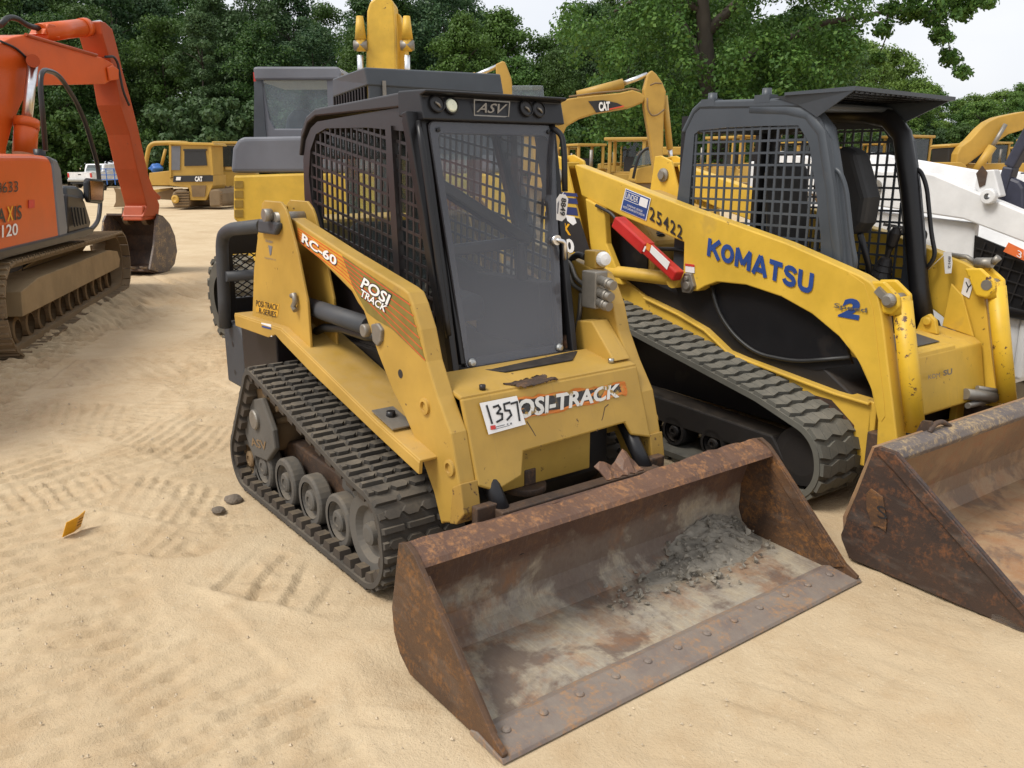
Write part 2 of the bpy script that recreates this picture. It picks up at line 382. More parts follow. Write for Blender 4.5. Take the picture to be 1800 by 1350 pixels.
# ================================================================== helpers shared by the tracked machines
def round_loop(corners, step=.02):
    """corners: (x, z, radius) of a convex loop -> evenly spaced points with outward normals"""
    n = len(corners); pts = []
    for i in range(n):
        a, b, c = Vector(corners[i-1][:2]), Vector(corners[i][:2]), Vector(corners[(i+1) % n][:2]); r = corners[i][2]
        d0 = (a-b).normalized(); d1 = (c-b).normalized(); ang = d0.angle(d1); t = r/math.tan(ang/2)
        cen = b+(d0+d1).normalized()*(r/math.sin(ang/2)); e0 = b+d0*t-cen; e1 = b+d1*t-cen
        a0 = math.atan2(e0.y, e0.x); da = math.atan2(e1.y, e1.x)-a0
        da = (da+math.pi) % (2*math.pi)-math.pi
        for k in range(13): pts.append(cen+Vector((math.cos(a0+da*k/12), math.sin(a0+da*k/12)))*r)
    L = [0]
    for i in range(len(pts)): L.append(L[-1]+(pts[(i+1) % len(pts)]-pts[i]).length)
    tot = L[-1]; m = int(tot/step); out = []; j = 0
    for k in range(m):
        s = tot*k/m
        while L[j+1] < s: j += 1
        q0, q1 = pts[j], pts[(j+1) % len(pts)]; q = q0.lerp(q1, (s-L[j])/max(1e-9, L[j+1]-L[j])); out.append(q)
    cen = sum(out, Vector((0,0)))/m; res = []
    for k in range(m):
        t = (out[(k+1) % m]-out[k-1]).normalized(); nn = Vector((t.y, -t.x))
        if nn.dot(out[k]-cen) < 0: nn = -nn
        res.append((out[k], nn, t))
    return res
def at_s(loop, s):
    m = len(loop); k = int(math.floor(s)); f = s-k
    a, b = loop[k % m], loop[(k+1) % m]
    return a[0].lerp(b[0], f), a[1].lerp(b[1], f).normalized(), a[2].lerp(b[2], f).normalized()
def belt(m, loop, y0, y1, t):
    n = len(loop); vs = []; fs = []
    for q, nn, _ in loop:
        i = q-nn*t
        vs += [(q.x,y0,q.y),(q.x,y1,q.y),(i.x,y1,i.y),(i.x,y0,i.y)]
    for k in range(n):
        a, b = 4*k, 4*((k+1) % n)
        for e in range(4): fs.append((a+e, a+(e+1) % 4, b+(e+1) % 4, b+e))
    m.add(vs, fs, False)
def lug(m, loop, s, half, pts_y, h, taper=.75, lift=0.):
    """block standing on the belt: pts_y = outline [(along, y)] in units of metres; along is added to s"""
    st = (loop[1][0]-loop[0][0]).length; lo = []; hi = []
    cy = sum(p[1] for p in pts_y)/len(pts_y); cs = sum(p[0] for p in pts_y)/len(pts_y)
    for a, y in pts_y:
        q, nn, t = at_s(loop, s+a/st); w = q-nn*.003+nn*lift; lo.append((w.x, y, w.y))
        a2 = cs+(a-cs)*taper; y2 = cy+(y-cy)*(1-(1-taper)*.45); q, nn, t = at_s(loop, s+a2/st); w = q+nn*(h+lift); hi.append((w.x, y2, w.y))
    n = len(lo); m.add(lo+hi, [list(range(n))[::-1], list(range(n, 2*n))]+[(i, (i+1) % n, n+(i+1) % n, n+i) for i in range(n)])
def road_wheel(m_t, m_h, x, y, z, r, w, sgn):
    """rubber tyred roller; sgn = outward side"""
    m_t.lathe([(r*.74, -w/2), (r*.93, -w/2), (r, -w*.36), (r, w*.36), (r*.93, w/2), (r*.74, w/2)], (x,y,z), (0,sgn,0), 30)
    m_h.lathe([(r*.75, -w*.42), (r*.75, w*.40), (r*.70, w*.44), (r*.62, w*.12), (r*.42, w*.05), (r*.40, w*.42), (r*.33, w*.50), (r*.18, w*.52), (r*.17, w*.44), (.001, w*.44)], (x,y,z), (0,sgn,0), 26)

# ================================================================== 1. the tan yellow loader in front
F1 = Fr(0, 0, 0)
L1 = thing('track_loader', 'tan yellow compact track loader with closed black cab, wide rusty bucket and white 1357 sticker', 'track loader', F1)
OY = M['old_yellow']
# ---- chassis
m = MB()
m.box(-1.12, .68, -.352, .352, .24, .84)
m.prism([Vector(q) for q in ((.80,-.352,.24),(.80,-.352,.80),(.93,-.352,.70),(.93,-.352,.36))], (0,.704,0))
ch = m.build('chassis', M['black_dusty'], L1, bevel=.008)
m = MB()   # engine hood behind the cab
m.prism([Vector(q) for q in ((-1.16,-.40,.90),(-1.16,-.40,1.30),(-1.02,-.40,1.40),(-.62,-.40,1.40),(-.60,-.40,.90))], (0,.80,0))
m.build('engine_hood', OY, L1, bevel=.02)
for sg in (-1, 1):
    m = MB()
    m.sheet([(-1.008,.892),(-.36,.907),(-.02,.823),(.575,.668),(.925,.592)], .012, sg*.61, sg*.355)
    fp = [(-1.006,.884),(-.36,.898),(-.02,.814),(.575,.659),(.923,.584),(.915,.532),(.583,.606),(-.048,.752),(-.36,.838),(-.43,.862),(-.53,.832),(-.998,.822)]
    m.prism([Vector((a, sg*.596, b)) for a, b in fp], (0, sg*.017, 0))
    fd = m.build('fender', M['old_yellow_dusty'], L1, bevel=.004)
    if sg < 0:
        q = F1.poly([(460,567),(477,570),(479,592),(462,587)], 1, -.61); patch('warning_label', q, M['label_white'], fd, (0,-.003,0))
        q0 = F1.poly([(461,572),(477,576),(477.4,579),(461.4,575)], 1, -.612); patch('label_text', q0, M['royal'], fd, (0,-.004,0))
    m = MB(); m.box(.555, .705, sg*.60 if sg < 0 else .49, -.49 if sg < 0 else .60, .648, .652)
    a = Vector((.60, sg*.545, .664)); 
    m = MB(); m.prism([Vector((.53,sg*.60,.690)),Vector((.70,sg*.60,.652)),Vector((.70,sg*.50,.652)),Vector((.53,sg*.50,.690))], (0,0,.006)); pl_ = m.build('step_plate', M['dull_steel'], fd)
    MB().cyl((.60,sg*.55,.672), (.60,sg*.55,.70), .022, .018, 12).build('rubber_stop', M['black'], fd)
    # loader tower: two plates and the piece that closes them behind
    tp = [(-.594,1.487),(-.56,1.503),(-.356,1.503),(-.30,1.47),(-.277,1.440),(-.19,1.266),(-.118,1.061),(-.112,.828),(-.36,.885),(-.49,.888),(-.846,.880),(-.769,1.146),(-.677,1.329)]
    m = MB()
    m.prism([Vector((a, sg*.572, b)) for a, b in tp], (0, -sg*.014, 0))
    m.prism([Vector((a, sg*.440, b)) for a, b in tp], (0, -sg*.014, 0))
    m.prism([Vector((-.848,sg*.557,.884)),Vector((-.771,sg*.557,1.146)),Vector((-.679,sg*.557,1.329)),Vector((-.598,sg*.557,1.48)),Vector((-.585,sg*.557,1.47)),Vector((-.667,sg*.557,1.32)),Vector((-.759,sg*.557,1.14)),Vector((-.836,sg*.557,.884))], (0, -sg*.116, 0))
    tw = m.build('loader_tower', OY, L1, bevel=.004)
    MB().cyl((-.40, sg*.590, 1.425), (-.40, sg*.40, 1.425), .030, n=20).build('pivot_pin', M['dull_steel'], tw)
    if sg < 0:
        m = MB(); m.tube(F1.poly([(513,520),(517,518),(519,530),(515,538),(519,546)], 1, -.590), .013, 8); m.build('latch', M['dull_steel'], tw)
        c = lambda l: F1.poly(l, 1, -.572)
        o = (0, -.002, 0)
        patch('decal_backing', c([(450,527),(491,535),(488,557),(451,548)]), M['stripe_field'], tw, o)
        lettering('model_lettering', 'POSI-TRACK', c([(451.5,527),(490,535.5),(489,546),(451,538)]), M['ink'], tw, (0,-.004,0), .005)
        lettering('series_lettering', 'R-SERIES', c([(457,541),(487,548),(486,558),(456,550.5)]), M['ink'], tw, (0,-.004,0), .005)
        m = MB(); m.prism(c([(472,431),(479,433),(477,448),(475,449)]), (0,-.002,0)); m.build('dealer_emblem', M['ink_soft'], tw)
        lettering('dealer_lettering', 'linder', c([(468,420),(481,423),(480.6,428),(468,425)]), M['ink_soft'], tw, (0,-.003,0), .01)
        lettering('dealer_small_print', 'equipment co', c([(466,451),(486,455),(486,459),(466,455)]), M['ink_soft'], tw, (0,-.003,0), .0)
        patch('small_label', c([(467,372),(475,373),(475,377),(467,376)]), M['label_white'], tw, (0,-.003,0))
# ---- rear guard, its brackets, rear weights and grille
m = MB()
pts = [F1.p(462,397,1,-.53), F1.p(405,403,1,-.53), F1.p(393,412,1,-.53), F1.p(390,430,1,-.53), F1.p(393,500,1,-.53), F1.p(396,575,1,-.53)]
for sg in (-1, 1):
    m.tube([Vector((q.x, q.y*-sg if sg > 0 else q.y, q.z)) for q in pts], .036, 14, bend=.09)
m.tube([Vector((pts[3].x+.02, -.53, 1.05)), Vector((pts[3].x+.02, .53, 1.05))], .03, 12)
rg = m.build('rear_guard', M['weight_grey'], L1)
for sg in (-1, 1):
    m = MB(); q = F1.poly([(453,385),(474,388),(487,392),(487,402),(481,413),(452,409)], 1, -.60)
    m.prism([Vector((k.x, sg*.60, k.z)) for k in q], (0, -sg*.03, 0)); b_ = m.build('guard_bracket', M['weight_grey'], rg, bevel=.01)
    MB().cyl((-.43, sg*.63, 1.44), (-.43, sg*.59, 1.44), .03, n=16).build('bracket_bolt', M['dull_steel'], rg)
for sg in (-1, 1):
    m = MB()
    y0, y1 = sorted((sg*.50, sg*.30))
    m.prism([Vector(q) for q in ((-1.55,y0,.385),(-1.55,y0,.735),(-1.47,y0,.77),(-1.31,y0,.77),(-1.22,y0,.70),(-1.25,y0,.385))], (0, y1-y0, 0))
    w = m.build('rear_weight', M['weight_grey'], L1, bevel=.015)
    for z in (.47, .64): MB().cyl((-1.40, sg*.494, z), (-1.40, sg*.5015, z), .016, n=14).build('bolt_hole', M['ink'], w)
m = MB(); m.box(-1.24, -.72, -.50, .50, .36, .83); m.build('rear_weldment', M['dark_brownish'], L1, bevel=.01)
m = MB()
m.box(-1.52,-1.48,-.49,-.43,.76,1.30); m.box(-1.52,-1.48,.44,.52,.76,1.30); m.box(-1.52,-1.48,-.44,.44,1.16,1.30); m.box(-1.52,-1.48,-.44,.44,.76,.90)
gr = m.build('rear_grille', M['black'], L1, bevel=.006)
m = MB(); m.bars([(-.44,.90),(.44,.90),(.44,1.16),(-.44,1.16)], lambda u,v,d: Vector((-1.50+d,u,v)), R(33), R(-33), .032, .032, .007, .006)
m.build('expanded_mesh', M['black'], gr)
# ---- tracks
LOOP = round_loop([(-.945,.024,.16),(-.475,.715,.10),(.62,.462,.5),(.86,.43,.17),(.905,.024,.19)], .0105)
nL = len(LOOP)
def make_tracks(sg):
    y0, y1 = sg*.762, sg*.385
    m = MB(); belt(m, LOOP, y0, y1, .022)
    pitch = .0555/.0105; rows = int(nL/pitch); pitch = nL/rows
    for k in range(rows):
        s = k*pitch
        W = .377
        if k % 2 == 0:   # row of hexagonal blocks
            nb = 4; bw = W/(nb+.5)
            xs = [(bw*.75+(i)*bw) for i in range(nb)]
            for xx in xs:
                yc = sg*(.762-xx); hw = bw*.49
                lug(m, LOOP, s, 0, [(-.020,yc-hw*.55),(-.020,yc+hw*.55),(0,yc+hw),(.020,yc+hw*.55),(.020,yc-hw*.55),(0,yc-hw)], .017, .86)
            for e in (0.004, W-.030):
                a, b = sorted((sg*(.762-e), sg*(.762-e-.026)))
                lug(m, LOOP, s, 0, [(-.016,a),(-.016,b),(.016,b),(.016,a)], .015, .7)
        else:            # long bar broken into four
            nb = 3; gap = .008; ws = [.10, .13, .115]; xx = .004
            for w in ws:
                a, b = sorted((sg*(.762-xx), sg*(.762-xx-w))); xx += w+gap
                lug(m, LOOP, s, 0, [(-.013,a),(-.013,b),(.013,b),(.013,a)], .018, .72)
    tr = m.build('rubber_track', M['rubber'], L1)
    pit = .098/.0105; cnt = int(nL/pit); pit = nL/cnt
    inner = [(q-nn*.022, -nn, t) for q, nn, t in LOOP]
    for yc in (.722, .50):
        m = MB(); yc *= sg; hw = .03
        for k in range(cnt): lug(m, inner, k*pit, 0, [(-.034,yc-hw),(-.034,yc+hw),(.034,yc+hw),(.034,yc-hw)], .036, .68)
        m.build('inner_lug_band', M['rubber_inner'], tr)
    return tr
for sg in (-1, 1):
    make_tracks(sg)
    m = MB()   # undercarriage beam and mud-caked carrier
    m.prism([Vector(q) for q in ((-.62,sg*.60,.20),(-.62,sg*.60,.28),(-.30,sg*.60,.33),(.30,sg*.60,.31),(.62,sg*.60,.27),(.66,sg*.60,.18))], (0,-sg*.14,0))
    m.box(-.2,.5, *sorted((sg*.46, sg*.36)), .2, .36)
    uc = m.build('undercarriage', M['rust_dark'], L1, bevel=.01)
    for x in (-.70, -.509, -.221, .066, .357):
        for yw in (.665, .47):
            mt, mh = MB(), MB(); r = .122 if x > -.6 else .11
            road_wheel(mt, mh, x, sg*yw, r+.048, r, .075, sg)
            mt.build('roller_wheel', M['wheel'], uc, bevel=.003)
            mh.build('wheel_hub', M['muddy'] if x < -.6 else M['wheel'], uc)
    mt = MB(); mt.lathe([(.165,-.05),(.172,-.03),(.172,.03),(.165,.05),(.12,.045),(.10,.02),(.05,.02),(.045,.05),(.03,.055),(.001,.055)], (.665,sg*.66,.222), (0,sg,0), 32)
    MB().lathe([(.165,-.05),(.172,-.03),(.172,.03),(.165,.05),(.12,.045),(.001,.045)], (.665,sg*.47,.222), (0,sg,0), 32).build('idler_wheel', M['track_steel'], uc)
    mt.bar((.665,sg*.66,.222),(.25,sg*.60,.30),.05,.03,(0,1,0))
    mt.build('idler_wheel', M['wheel'], uc)
    # sprocket drive: hanging plate with round boss
    m = MB()
    pp = [F1.p(x, y, 1, -.715) for x, y in ((429.6,746),(443,702),(459,700),(479,757),(483,790),(469,811),(445,801),(431,764))]
    m.prism([Vector((q.x, sg*.715, q.z)) for q in pp], (0, -sg*.03, 0))
    dp = m.build('drive_cover', M['dull_steel'] if False else M['wheel'], uc, bevel=.008)
    c0 = F1.p(450,737,1,-.715)
    MB().lathe([(.052,0),(.052,.012),(.046,.018),(.001,.018)], (c0.x, sg*.715, c0.z), (0,sg,0), 24).build('cover_boss', M['dull_steel'], uc)
    if sg < 0: lettering('cast_lettering', 'ASV', F1.poly([(440,768),(468,776),(470,792),(443,783)],1,-.715), M['muddy'], uc, (0,-.003,0), .02)
    m = MB(); m.cyl((-.50,sg*.70,.36), (-.50,sg*.50,.36), .115, n=26); m.cyl((-.52,sg*.69,.52), (-.52,sg*.42,.52), .10, n=26)
    for k in range(12):
        a = k*math.pi/6; m.cyl((-.52+.14*math.cos(a), sg*.655, .50+.14*math.sin(a)), (-.52+.14*math.cos(a), sg*.45, .50+.14*math.sin(a)), .016, n=8)
    m.build('drive_sprocket', M['muddy'], uc)
# ---- loader arms
AP = [(-.334,1.429),(.193,1.313),(.70,1.212),(.742,1.198),(.775,1.158),(.827,1.068),(.866,.952),(.938,.828),(1.023,.707),(1.072,.538),(1.103,.417),(1.05,.36),(.955,.33),(.942,.317),(.893,.434),(.756,.622),(.664,.72),(.594,.779),(.48,.915),(.431,.989),(.369,1.078),(.318,1.106),(.267,1.148),(.141,1.195),(-.042,1.261),(-.278,1.324),(-.34,1.37)]
for sg in (-1, 1):
    m = MB(); m.prism([Vector((a, sg*.535, b)) for a, b in AP], (0, -sg*.074, 0))
    ar = m.build('loader_arm', OY, L1, bevel=.007)
    for px in ((704,657),(748,714),(792,822)):
        q = F1.p(px[0], px[1], 1, -.535); m = MB()
        if px[1] == 657: m.cyl((q.x, sg*.5345, q.z), (q.x, sg*.5362, q.z), .018, n=18); m.build('arm_hole', M['ink'], ar)
        else:
            m.lathe([(.020,.0),(.032,.0),(.032,.010),(.020,.012),(.020,-.001)], (q.x, sg*.535, q.z), (0,sg,0), 22); m.cyl((q.x, sg*.5352, q.z),(q.x, sg*.537, q.z),.0195,n=16)
            m.build('pin_bushing', M['old_yellow_dusty'], ar)
    # lift cylinder between tower and arm
    a = F1.p(548,545,1,-.50); b = F1.p(658,578,1,-.50)
    m = MB(); m.tube([Vector((a.x-.1, sg*.50, a.z+.015)), Vector((b.x-.04, sg*.50, b.z+.004))], .042, 16)
    lc = m.build('lift_cylinder', M['weight_grey'], L1)
    m = MB(); m.tube([Vector((q.x, sg*.485, q.z)) for q in F1.poly([(556,582),(570,576),(600,577),(640,590),(662,592)],1,-.485)], .020, 10); m.build('hydraulic_hose', M['hose'], lc)
    q = F1.poly([(653,570),(664,568),(672,580),(670,600),(664,609),(656,600)], 1, -.545)
    m = MB(); m.prism([Vector((k.x, sg*.55, k.z)) for k in q], (0,-sg*.03,0)); m.cyl((b.x+.01,sg*.562,b.z),(b.x+.01,sg*.53,b.z),.028,n=16); m.build('cylinder_pin_plate', M['dull_steel'], lc, bevel=.006)
    # worn lower end of the arm
    m = MB(); m.prism([Vector((a_, sg*.5372, b_)) for a_, b_ in ((1.085,.53),(1.107,.415),(1.052,.356),(1.005,.343),(1.03,.50))], (0,-sg*.079,0)); m.build('arm_end', M['arm_rust'], ar, bevel=.005)
    if sg < 0: ARM = ar
c = lambda l: F1.poly(l, 1, -.535)
# stripes and lettering on the near arm
m = MB(); m.prism(c([(523,400),(602,449),(718,530),(727,560),(748,634),(742,629),(688,577),(662,562),(645,549),(621,509),(600,487),(566,457),(524,424)]), (0,-.0012,0)); m.build('stripe_field', M['stripe_field'], ARM)
m = MB(); m.prism(c([(602,449),(718,530),(727,560),(748,634),(742,629),(688,577),(662,562),(645,549),(621,505)]), (0,-.0018,0)); m.build('stripe_shadow', M['decal_olive'], ARM)
m = MB()
for i in range(6):
    t = i/5; a = (524,401+t*21); b = (601+t*3,452+t*33); e0 = (722+t*26, 536+t*97)
    k0, k1, k2 = c([a, b, e0]); e = Vector((0,-.0026,0)); w = Vector((0,0,.0024))
    m.add([k0+e-w, k1+e-w, k1+e+w, k0+e+w, k2+e-w, k2+e+w], [(0,1,2,3),(1,4,5,2)])
m.build('red_stripe', M['decal_red'], ARM)
lettering('decal_shadow', 'RC-60', c([(532.5,409.5),(594.5,452.5),(593,470),(531,427)]), M['ink'], ARM, (0,-.0034,0), .05)
lettering('model_lettering', 'RC-60', c([(533,409),(594,452),(592,468),(531.5,425)]), M['label_white'], ARM, (0,-.0044,0), .03)
for nm, mt_, d, of, bo in (('decal_shadow', M['ink'], 1.6, -.0034, .07), ('brand_lettering', M['label_white'], 0, -.0048, .025)):
    lettering(nm, 'POSI', c([(640-d,486-d),(689+d,519-d),(684+d,538+d),(635-d,504+d)]), mt_, ARM, (0,of,0), bo, .1)
    lettering(nm, 'TRACK', c([(637-d,507-d),(683+d,538-d),(678+d,549+d),(635-d,520+d)]), mt_, ARM, (0,of,0), bo, .1)
# ---- cross plate that joins the arms in front
m = MB()
yy = .462
pr_ = [(.76,.872),(.985,.827)]
m.sheet(pr_, .02, -yy, yy)
NB = [(-.462,.820),(-.462,.505),(-.385,.470),(-.255,.500),(-.225,.585),(.33,.600),(.355,.545),(.462,.515),(.462,.820)]
def fz(y, z): return Vector((1.035+(.68-z)*(.06/.18), y, z))
m.prism([fz(y, z) for y, z in NB], (-.02,0,-.004))
m.box(.86,.90,-.45,.45,.50,.60)
fp_ = m.build('cross_plate', OY, L1, bevel=.008)
m = MB(); m.box(.955,.985,-.30,.20,.40,.575); m.build('inner_cross_tube', OY, L1, bevel=.006)
def onface(px, py):  # front face plane of the cross plate: x = .99+ (.826-z)*.308
    e = Vector((.308/1.046,0,0)); n_ = Vector((1,0,.308)).normalized(); o_ = Vector((.99,0,.826))
    d = _f+_r*((px-900)/FPX)-_u*((py-675)/FPX); return CAM+d*(n_.dot(o_-CAM)/n_.dot(d))
def ontop(px, py):
    n_ = Vector((.2,0,1)).normalized(); o_ = Vector((.99,0,.826))
    d = _f+_r*((px-900)/FPX)-_u*((py-675)/FPX); return CAM+d*(n_.dot(o_-CAM)/n_.dot(d))
nf = Vector((1,0,.308)).normalized()
q = [onface(*k) for k in ((911,699),(1098,672),(1101,694),(920,738))]
# torn decal: dark field with ragged ends, orange bits
m = MB(); random.seed(3)
def ragged(pa, pb, pc, pd, n=16, amp=.008):
    out = []
    for a, b in ((pa, pb), (pb, pc), (pc, pd), (pd, pa)):
        for i in range(n): out.append(a.lerp(b, i/n)+Vector((0, random.uniform(-amp, amp), random.uniform(-amp, amp)*.9)))
    return out
m.prism([k+nf*.0012 for k in ragged(*q)], nf*.0006); m.build('decal_border', M['worn_orange'], fp_, fix=True)
q2 = [onface(*k) for k in ((912,704),(1088,676),(1091,690),(921,735))]
m = MB(); m.prism([k+nf*.0022 for k in ragged(*q2, amp=.006)], nf*.0006); m.build('decal_field', M['worn_ink'], fp_)
lettering('brand_lettering', 'OSI-TRACK', [onface(*k) for k in ((906,704),(1088,674),(1089,698),(910,738))], M['worn_white'], fp_, nf*.0042, .035, .15)
for l in ([(1069,711),(1063,716),(1059,735),(1049,758)], [(926,741),(936,757),(946,775),(951,784)]):
    m = MB(); stroke(m, [onface(*k)+nf*.0012 for k in l], .004, nf); m.build('scratch', M['rust_dark'], fp_, fix=False)
q = [onface(*k) for k in ((841,709),(906,696),(922,746),(857,764))]
m = MB(); m.prism([k+nf*.007 for k in q], nf*.002); st_ = m.build('lot_sticker', M['label_white'], L1)
m = MB(); g = lambda l: [onface(*k)+nf*.0115 for k in l]
for s_ in ([(853,714),(862,744)], [(865,716),(873,713),(877,719),(871,727),(880,728),(880,737),(871,742)], [(893,708),(883,711),(885,722),(893,722),(896,730),(889,738)], [(896,710),(906,707),(908,722),(910.5,739)]):
    stroke(m, g(s_), .0085, nf)
m.build('handwritten_number', M['ink'], st_, fix=False)
m = MB(); 
stroke(m, g([(862,752),(866,751.5)]), .016, nf); m.build('auction_emblem', M['sign_red'], st_, fix=False)
m = MB(); stroke(m, g([(868,751),(884,747)]), .003, nf); stroke(m, g([(866,755),(893,748)]), .002, nf); stroke(m, g([(889,746),(890,745.6)]), .005, nf); stroke(m, g([(895,745),(896,744.8)]), .007, nf)
m.build('small_print', M['ink_soft'], st_, fix=False)
# rust-worn patch, bolts on the cross plate
q = [ontop(*k) for k in ((884,676),(905,672),(925,664),(952,660),(980,667),(975,672),(930,676),(922,682))]
m = MB(); m.prism([k+Vector((0,0,.0015)) for k in ragged(*[q[0],q[3],q[4],q[7]], amp=.008)], (0,0,.001)); m.build('worn_patch', M['rust_dark'], fp_)
for px, py, mt_ in ((848,685,'dark_brownish'),(1074,638,'steel')):
    k = ontop(px, py); m = MB(); m.cyl(k, k+Vector((0,0,.02)), .013, n=6); m.build('bolt', M[mt_], fp_)
# ---- tilt cylinders and the coupler behind the bucket
for sg in (-1, 1):
    m = MB(); m.cyl((.98,sg*.385,.60), (1.17,sg*.385,.36), .034, n=16); m.cyl((1.15,sg*.385,.385),(1.25,sg*.385,.26),.02,n=14)
    m.build('tilt_cylinder', M['black'], L1)
m = MB()
m.box(1.13,1.19,-.42,.42,.10,.42); m.box(1.10,1.14,-.5,-.36,.12,.44); m.box(1.10,1.14,.36,.5,.12,.44)
m.cyl((.95,-.13,.37),(.95,-.13,.40),.09,n=26); m.box(.93,.99,-.16,-.10,.40,.47)
m.build('coupler', M['rust_dark'], L1, bevel=.006)
# ---- bucket
BW = .916
m = MB()
inn = [(1.412,.430),(1.395,.452),(1.310,.482),(1.318,.466),(1.256,.25),(1.252,.13),(1.275,.075),(1.335,.036),(1.72,.016)]
shell = MB(); shell.sheet(inn[3:], .016, -BW+.02, BW-.02)
bk = shell.build('bucket', M['rust_floor'], L1, bevel=.002)
# top lip: slightly dented plate
NS = 60; vs = []; fs = []; random.seed(11)
dent = [random.uniform(-1, 1) for _ in range(NS+1)]
prof = [(1.318,.452),(1.306,.478),(1.318,.487),(1.384,.459),(1.402,.446),(1.412,.428),(1.398,.424),(1.385,.440),(1.320,.464)]
for i in range(NS+1):
    y = -BW+.012+(2*BW-.024)*i/NS
    w = .006*(dent[i]*.5+dent[max(0,i-1)]*.5)
    sag = -.030*math.exp(-((y+.30)/.33)**2)-.012*math.exp(-((y-.15)/.12)**2)+.01*math.exp(-((y-.62)/.2)**2)
    for a, b in prof:
        back = max(0, (1.41-a)/.1); vs.append((a, y, b+sag*back*.7+w*back))
k = len(prof)
for i in range(NS):
    for j in range(k): fs.append((i*k+j, i*k+(j+1) % k, (i+1)*k+(j+1) % k, (i+1)*k+j))
fs += [tuple(range(k))[::-1], tuple(range(NS*k, NS*k+k))]
m = MB(); m.add(vs, fs); m.build('bucket_lip', M['rust_lip'], bk)
for sg in (-1, 1):
    sp = [(1.338,.492),(1.29,.476),(1.235,.25),(1.226,.215),(1.235,.125),(1.27,.06),(1.335,.014),(1.78,.006),(1.855,.006),(1.862,.026),(1.80,.06),(1.43,.428),(1.385,.47)]
    m = MB(); m.prism([Vector((a, sg*BW, b)) for a, b in sp], (0, -sg*.020, 0)); m.build('bucket_side', M['rust_side'], bk, bevel=.003)
    m = MB(); m.prism([Vector((a, sg*(BW-.02), b)) for a, b in ((1.44,.412),(1.80,.052),(1.755,.032),(1.40,.385))], (0, -sg*.008, 0)); m.build('wear_strip', M['rust_side'], bk, bevel=.002)
m = MB(); m.prism([Vector((a, -BW-.006, b)) for a, b in ((1.70,.018),(1.735,.030),(1.862,.014),(1.870,.002),(1.70,.002))], (0, 2*BW+.012, 0))
ce = m.build('cutting_edge', M['rust_edge'], bk, bevel=.002)
for i in range(12):
    y = -.845+i*.1525; MB().lathe([(.015,-.004),(.015,.003),(.011,.007),(.001,.008)], (1.775+random.uniform(-.004,.004),y+random.uniform(-.006,.006),.026), (.1,0,1), 12).build('edge_bolt', M['rust_edge'], bk)
# crumpled step torn up behind the lip
vs = []; fs = []; random.seed(5); nx, ny = 10, 4
for i in range(nx):
    for j in range(ny):
        y = .02+.20*i/(nx-1); x = 1.30-.07*j/(ny-1)-.02
        vs.append((x+random.uniform(-.006,.006), y, .475+.012*j+.020*math.sin(i*1.1)*(j/3)+(.022*math.exp(-((i-6.5)/1.8)**2))*(j/3)+random.uniform(-.004,.004)))
for i in range(nx-1):
    for j in range(ny-1): fs.append((i*ny+j, (i+1)*ny+j, (i+1)*ny+j+1, i*ny+j+1))
m = MB(); m.add(vs, fs, False); o_ = m.build('bent_step', M['rust_lip'], bk); md = o_.modifiers.new('s', 'SOLIDIFY'); md.thickness = .006
# ---- cab
CW = .343
cab_side = [(.500,1.845),(.541,1.90),(.10,1.888),(-.40,1.872),(-.478,1.845),(-.545,1.79),(-.588,1.70),(-.602,1.53),(-.592,1.10),(-.50,.93),(.735,.93),(.738,1.0)]
scr_out = [(.462,1.800),(.28,1.822),(-.31,1.838),(-.425,1.815),(-.50,1.74),(-.535,1.62),(-.52,1.50),(-.42,1.455),(-.405,1.30),(-.33,1.245),(.14,1.135),(.655,1.005),(.60,1.30)]
cab = None
for sg in (-1, 1):
    CW = .343 if sg < 0 else .318
    m = MB()
    # plate with an opening: stitched ring between the outline and the screen opening
    outer = [(.541,1.90),(.10,1.888),(-.40,1.872),(-.478,1.845),(-.545,1.79),(-.588,1.70),(-.602,1.53),(-.592,1.10),(-.50,.93),(.30,.93),(.745,.93),(.66,1.30)]
    inner = [(.462,1.800),(.10,1.828),(-.31,1.838),(-.425,1.815),(-.50,1.74),(-.535,1.62),(-.52,1.50),(-.405,1.30),(-.33,1.245),(.14,1.135),(.655,1.005),(.60,1.30)]
    for i in range(12):
        a0, a1, b0, b1 = outer[i], outer[(i+1) % 12], inner[i], inner[(i+1) % 12]
        A = [Vector((k[0], sg*CW, k[1])) for k in (a0, a1, b1, b0)]
        m.hexa(A, [k+Vector((0, -sg*.022, 0)) for k in A])
    m.bar((.305,sg*(CW-.004),1.826),(.345,sg*(CW-.004),1.09),.05,.03,(0,1,0))
    s_ = m.build('cab_side', M['dark_brownish'], cab or L1)
    if cab is None: cab = s_; s_.name = 'cab'
    m = MB(); m.bars(scr_out, lambda u,v,d: Vector((u, sg*(CW-.012)+d, v)), R(-9.5), R(87), .058, .0545, .0115, .006)
    m.build('side_screen', M['dark_brownish'], cab)
    m = MB(); m.prism([Vector((a, sg*(CW-.035), b)) for a, b in [(.59,1.30),(.455,1.79),(-.31,1.82),(-.49,1.72),(-.50,1.30),(-.30,1.22),(.60,1.02)]], (0,0,0)) if False else m.add([Vector((a, sg*(CW-.035), b)) for a, b in [(.59,1.30),(.455,1.79),(-.31,1.82),(-.49,1.72),(-.50,1.30),(-.30,1.22),(.60,1.02)]], [tuple(range(7))]); m.build('side_window', M['cab_glass'], cab)
CW = .343; m = MB()
m.prism([Vector((a, -CW-.012, b)) for a, b in ((.47,1.955),(-.40,1.93),(-.50,1.90),(-.575,1.83),(-.615,1.72),(-.60,1.715),(-.56,1.80),(-.49,1.868),(-.40,1.895),(.47,1.895))], (0,2*CW+.024,0))
m.build('cab_roof', M['dark_brownish'], cab, bevel=.012)
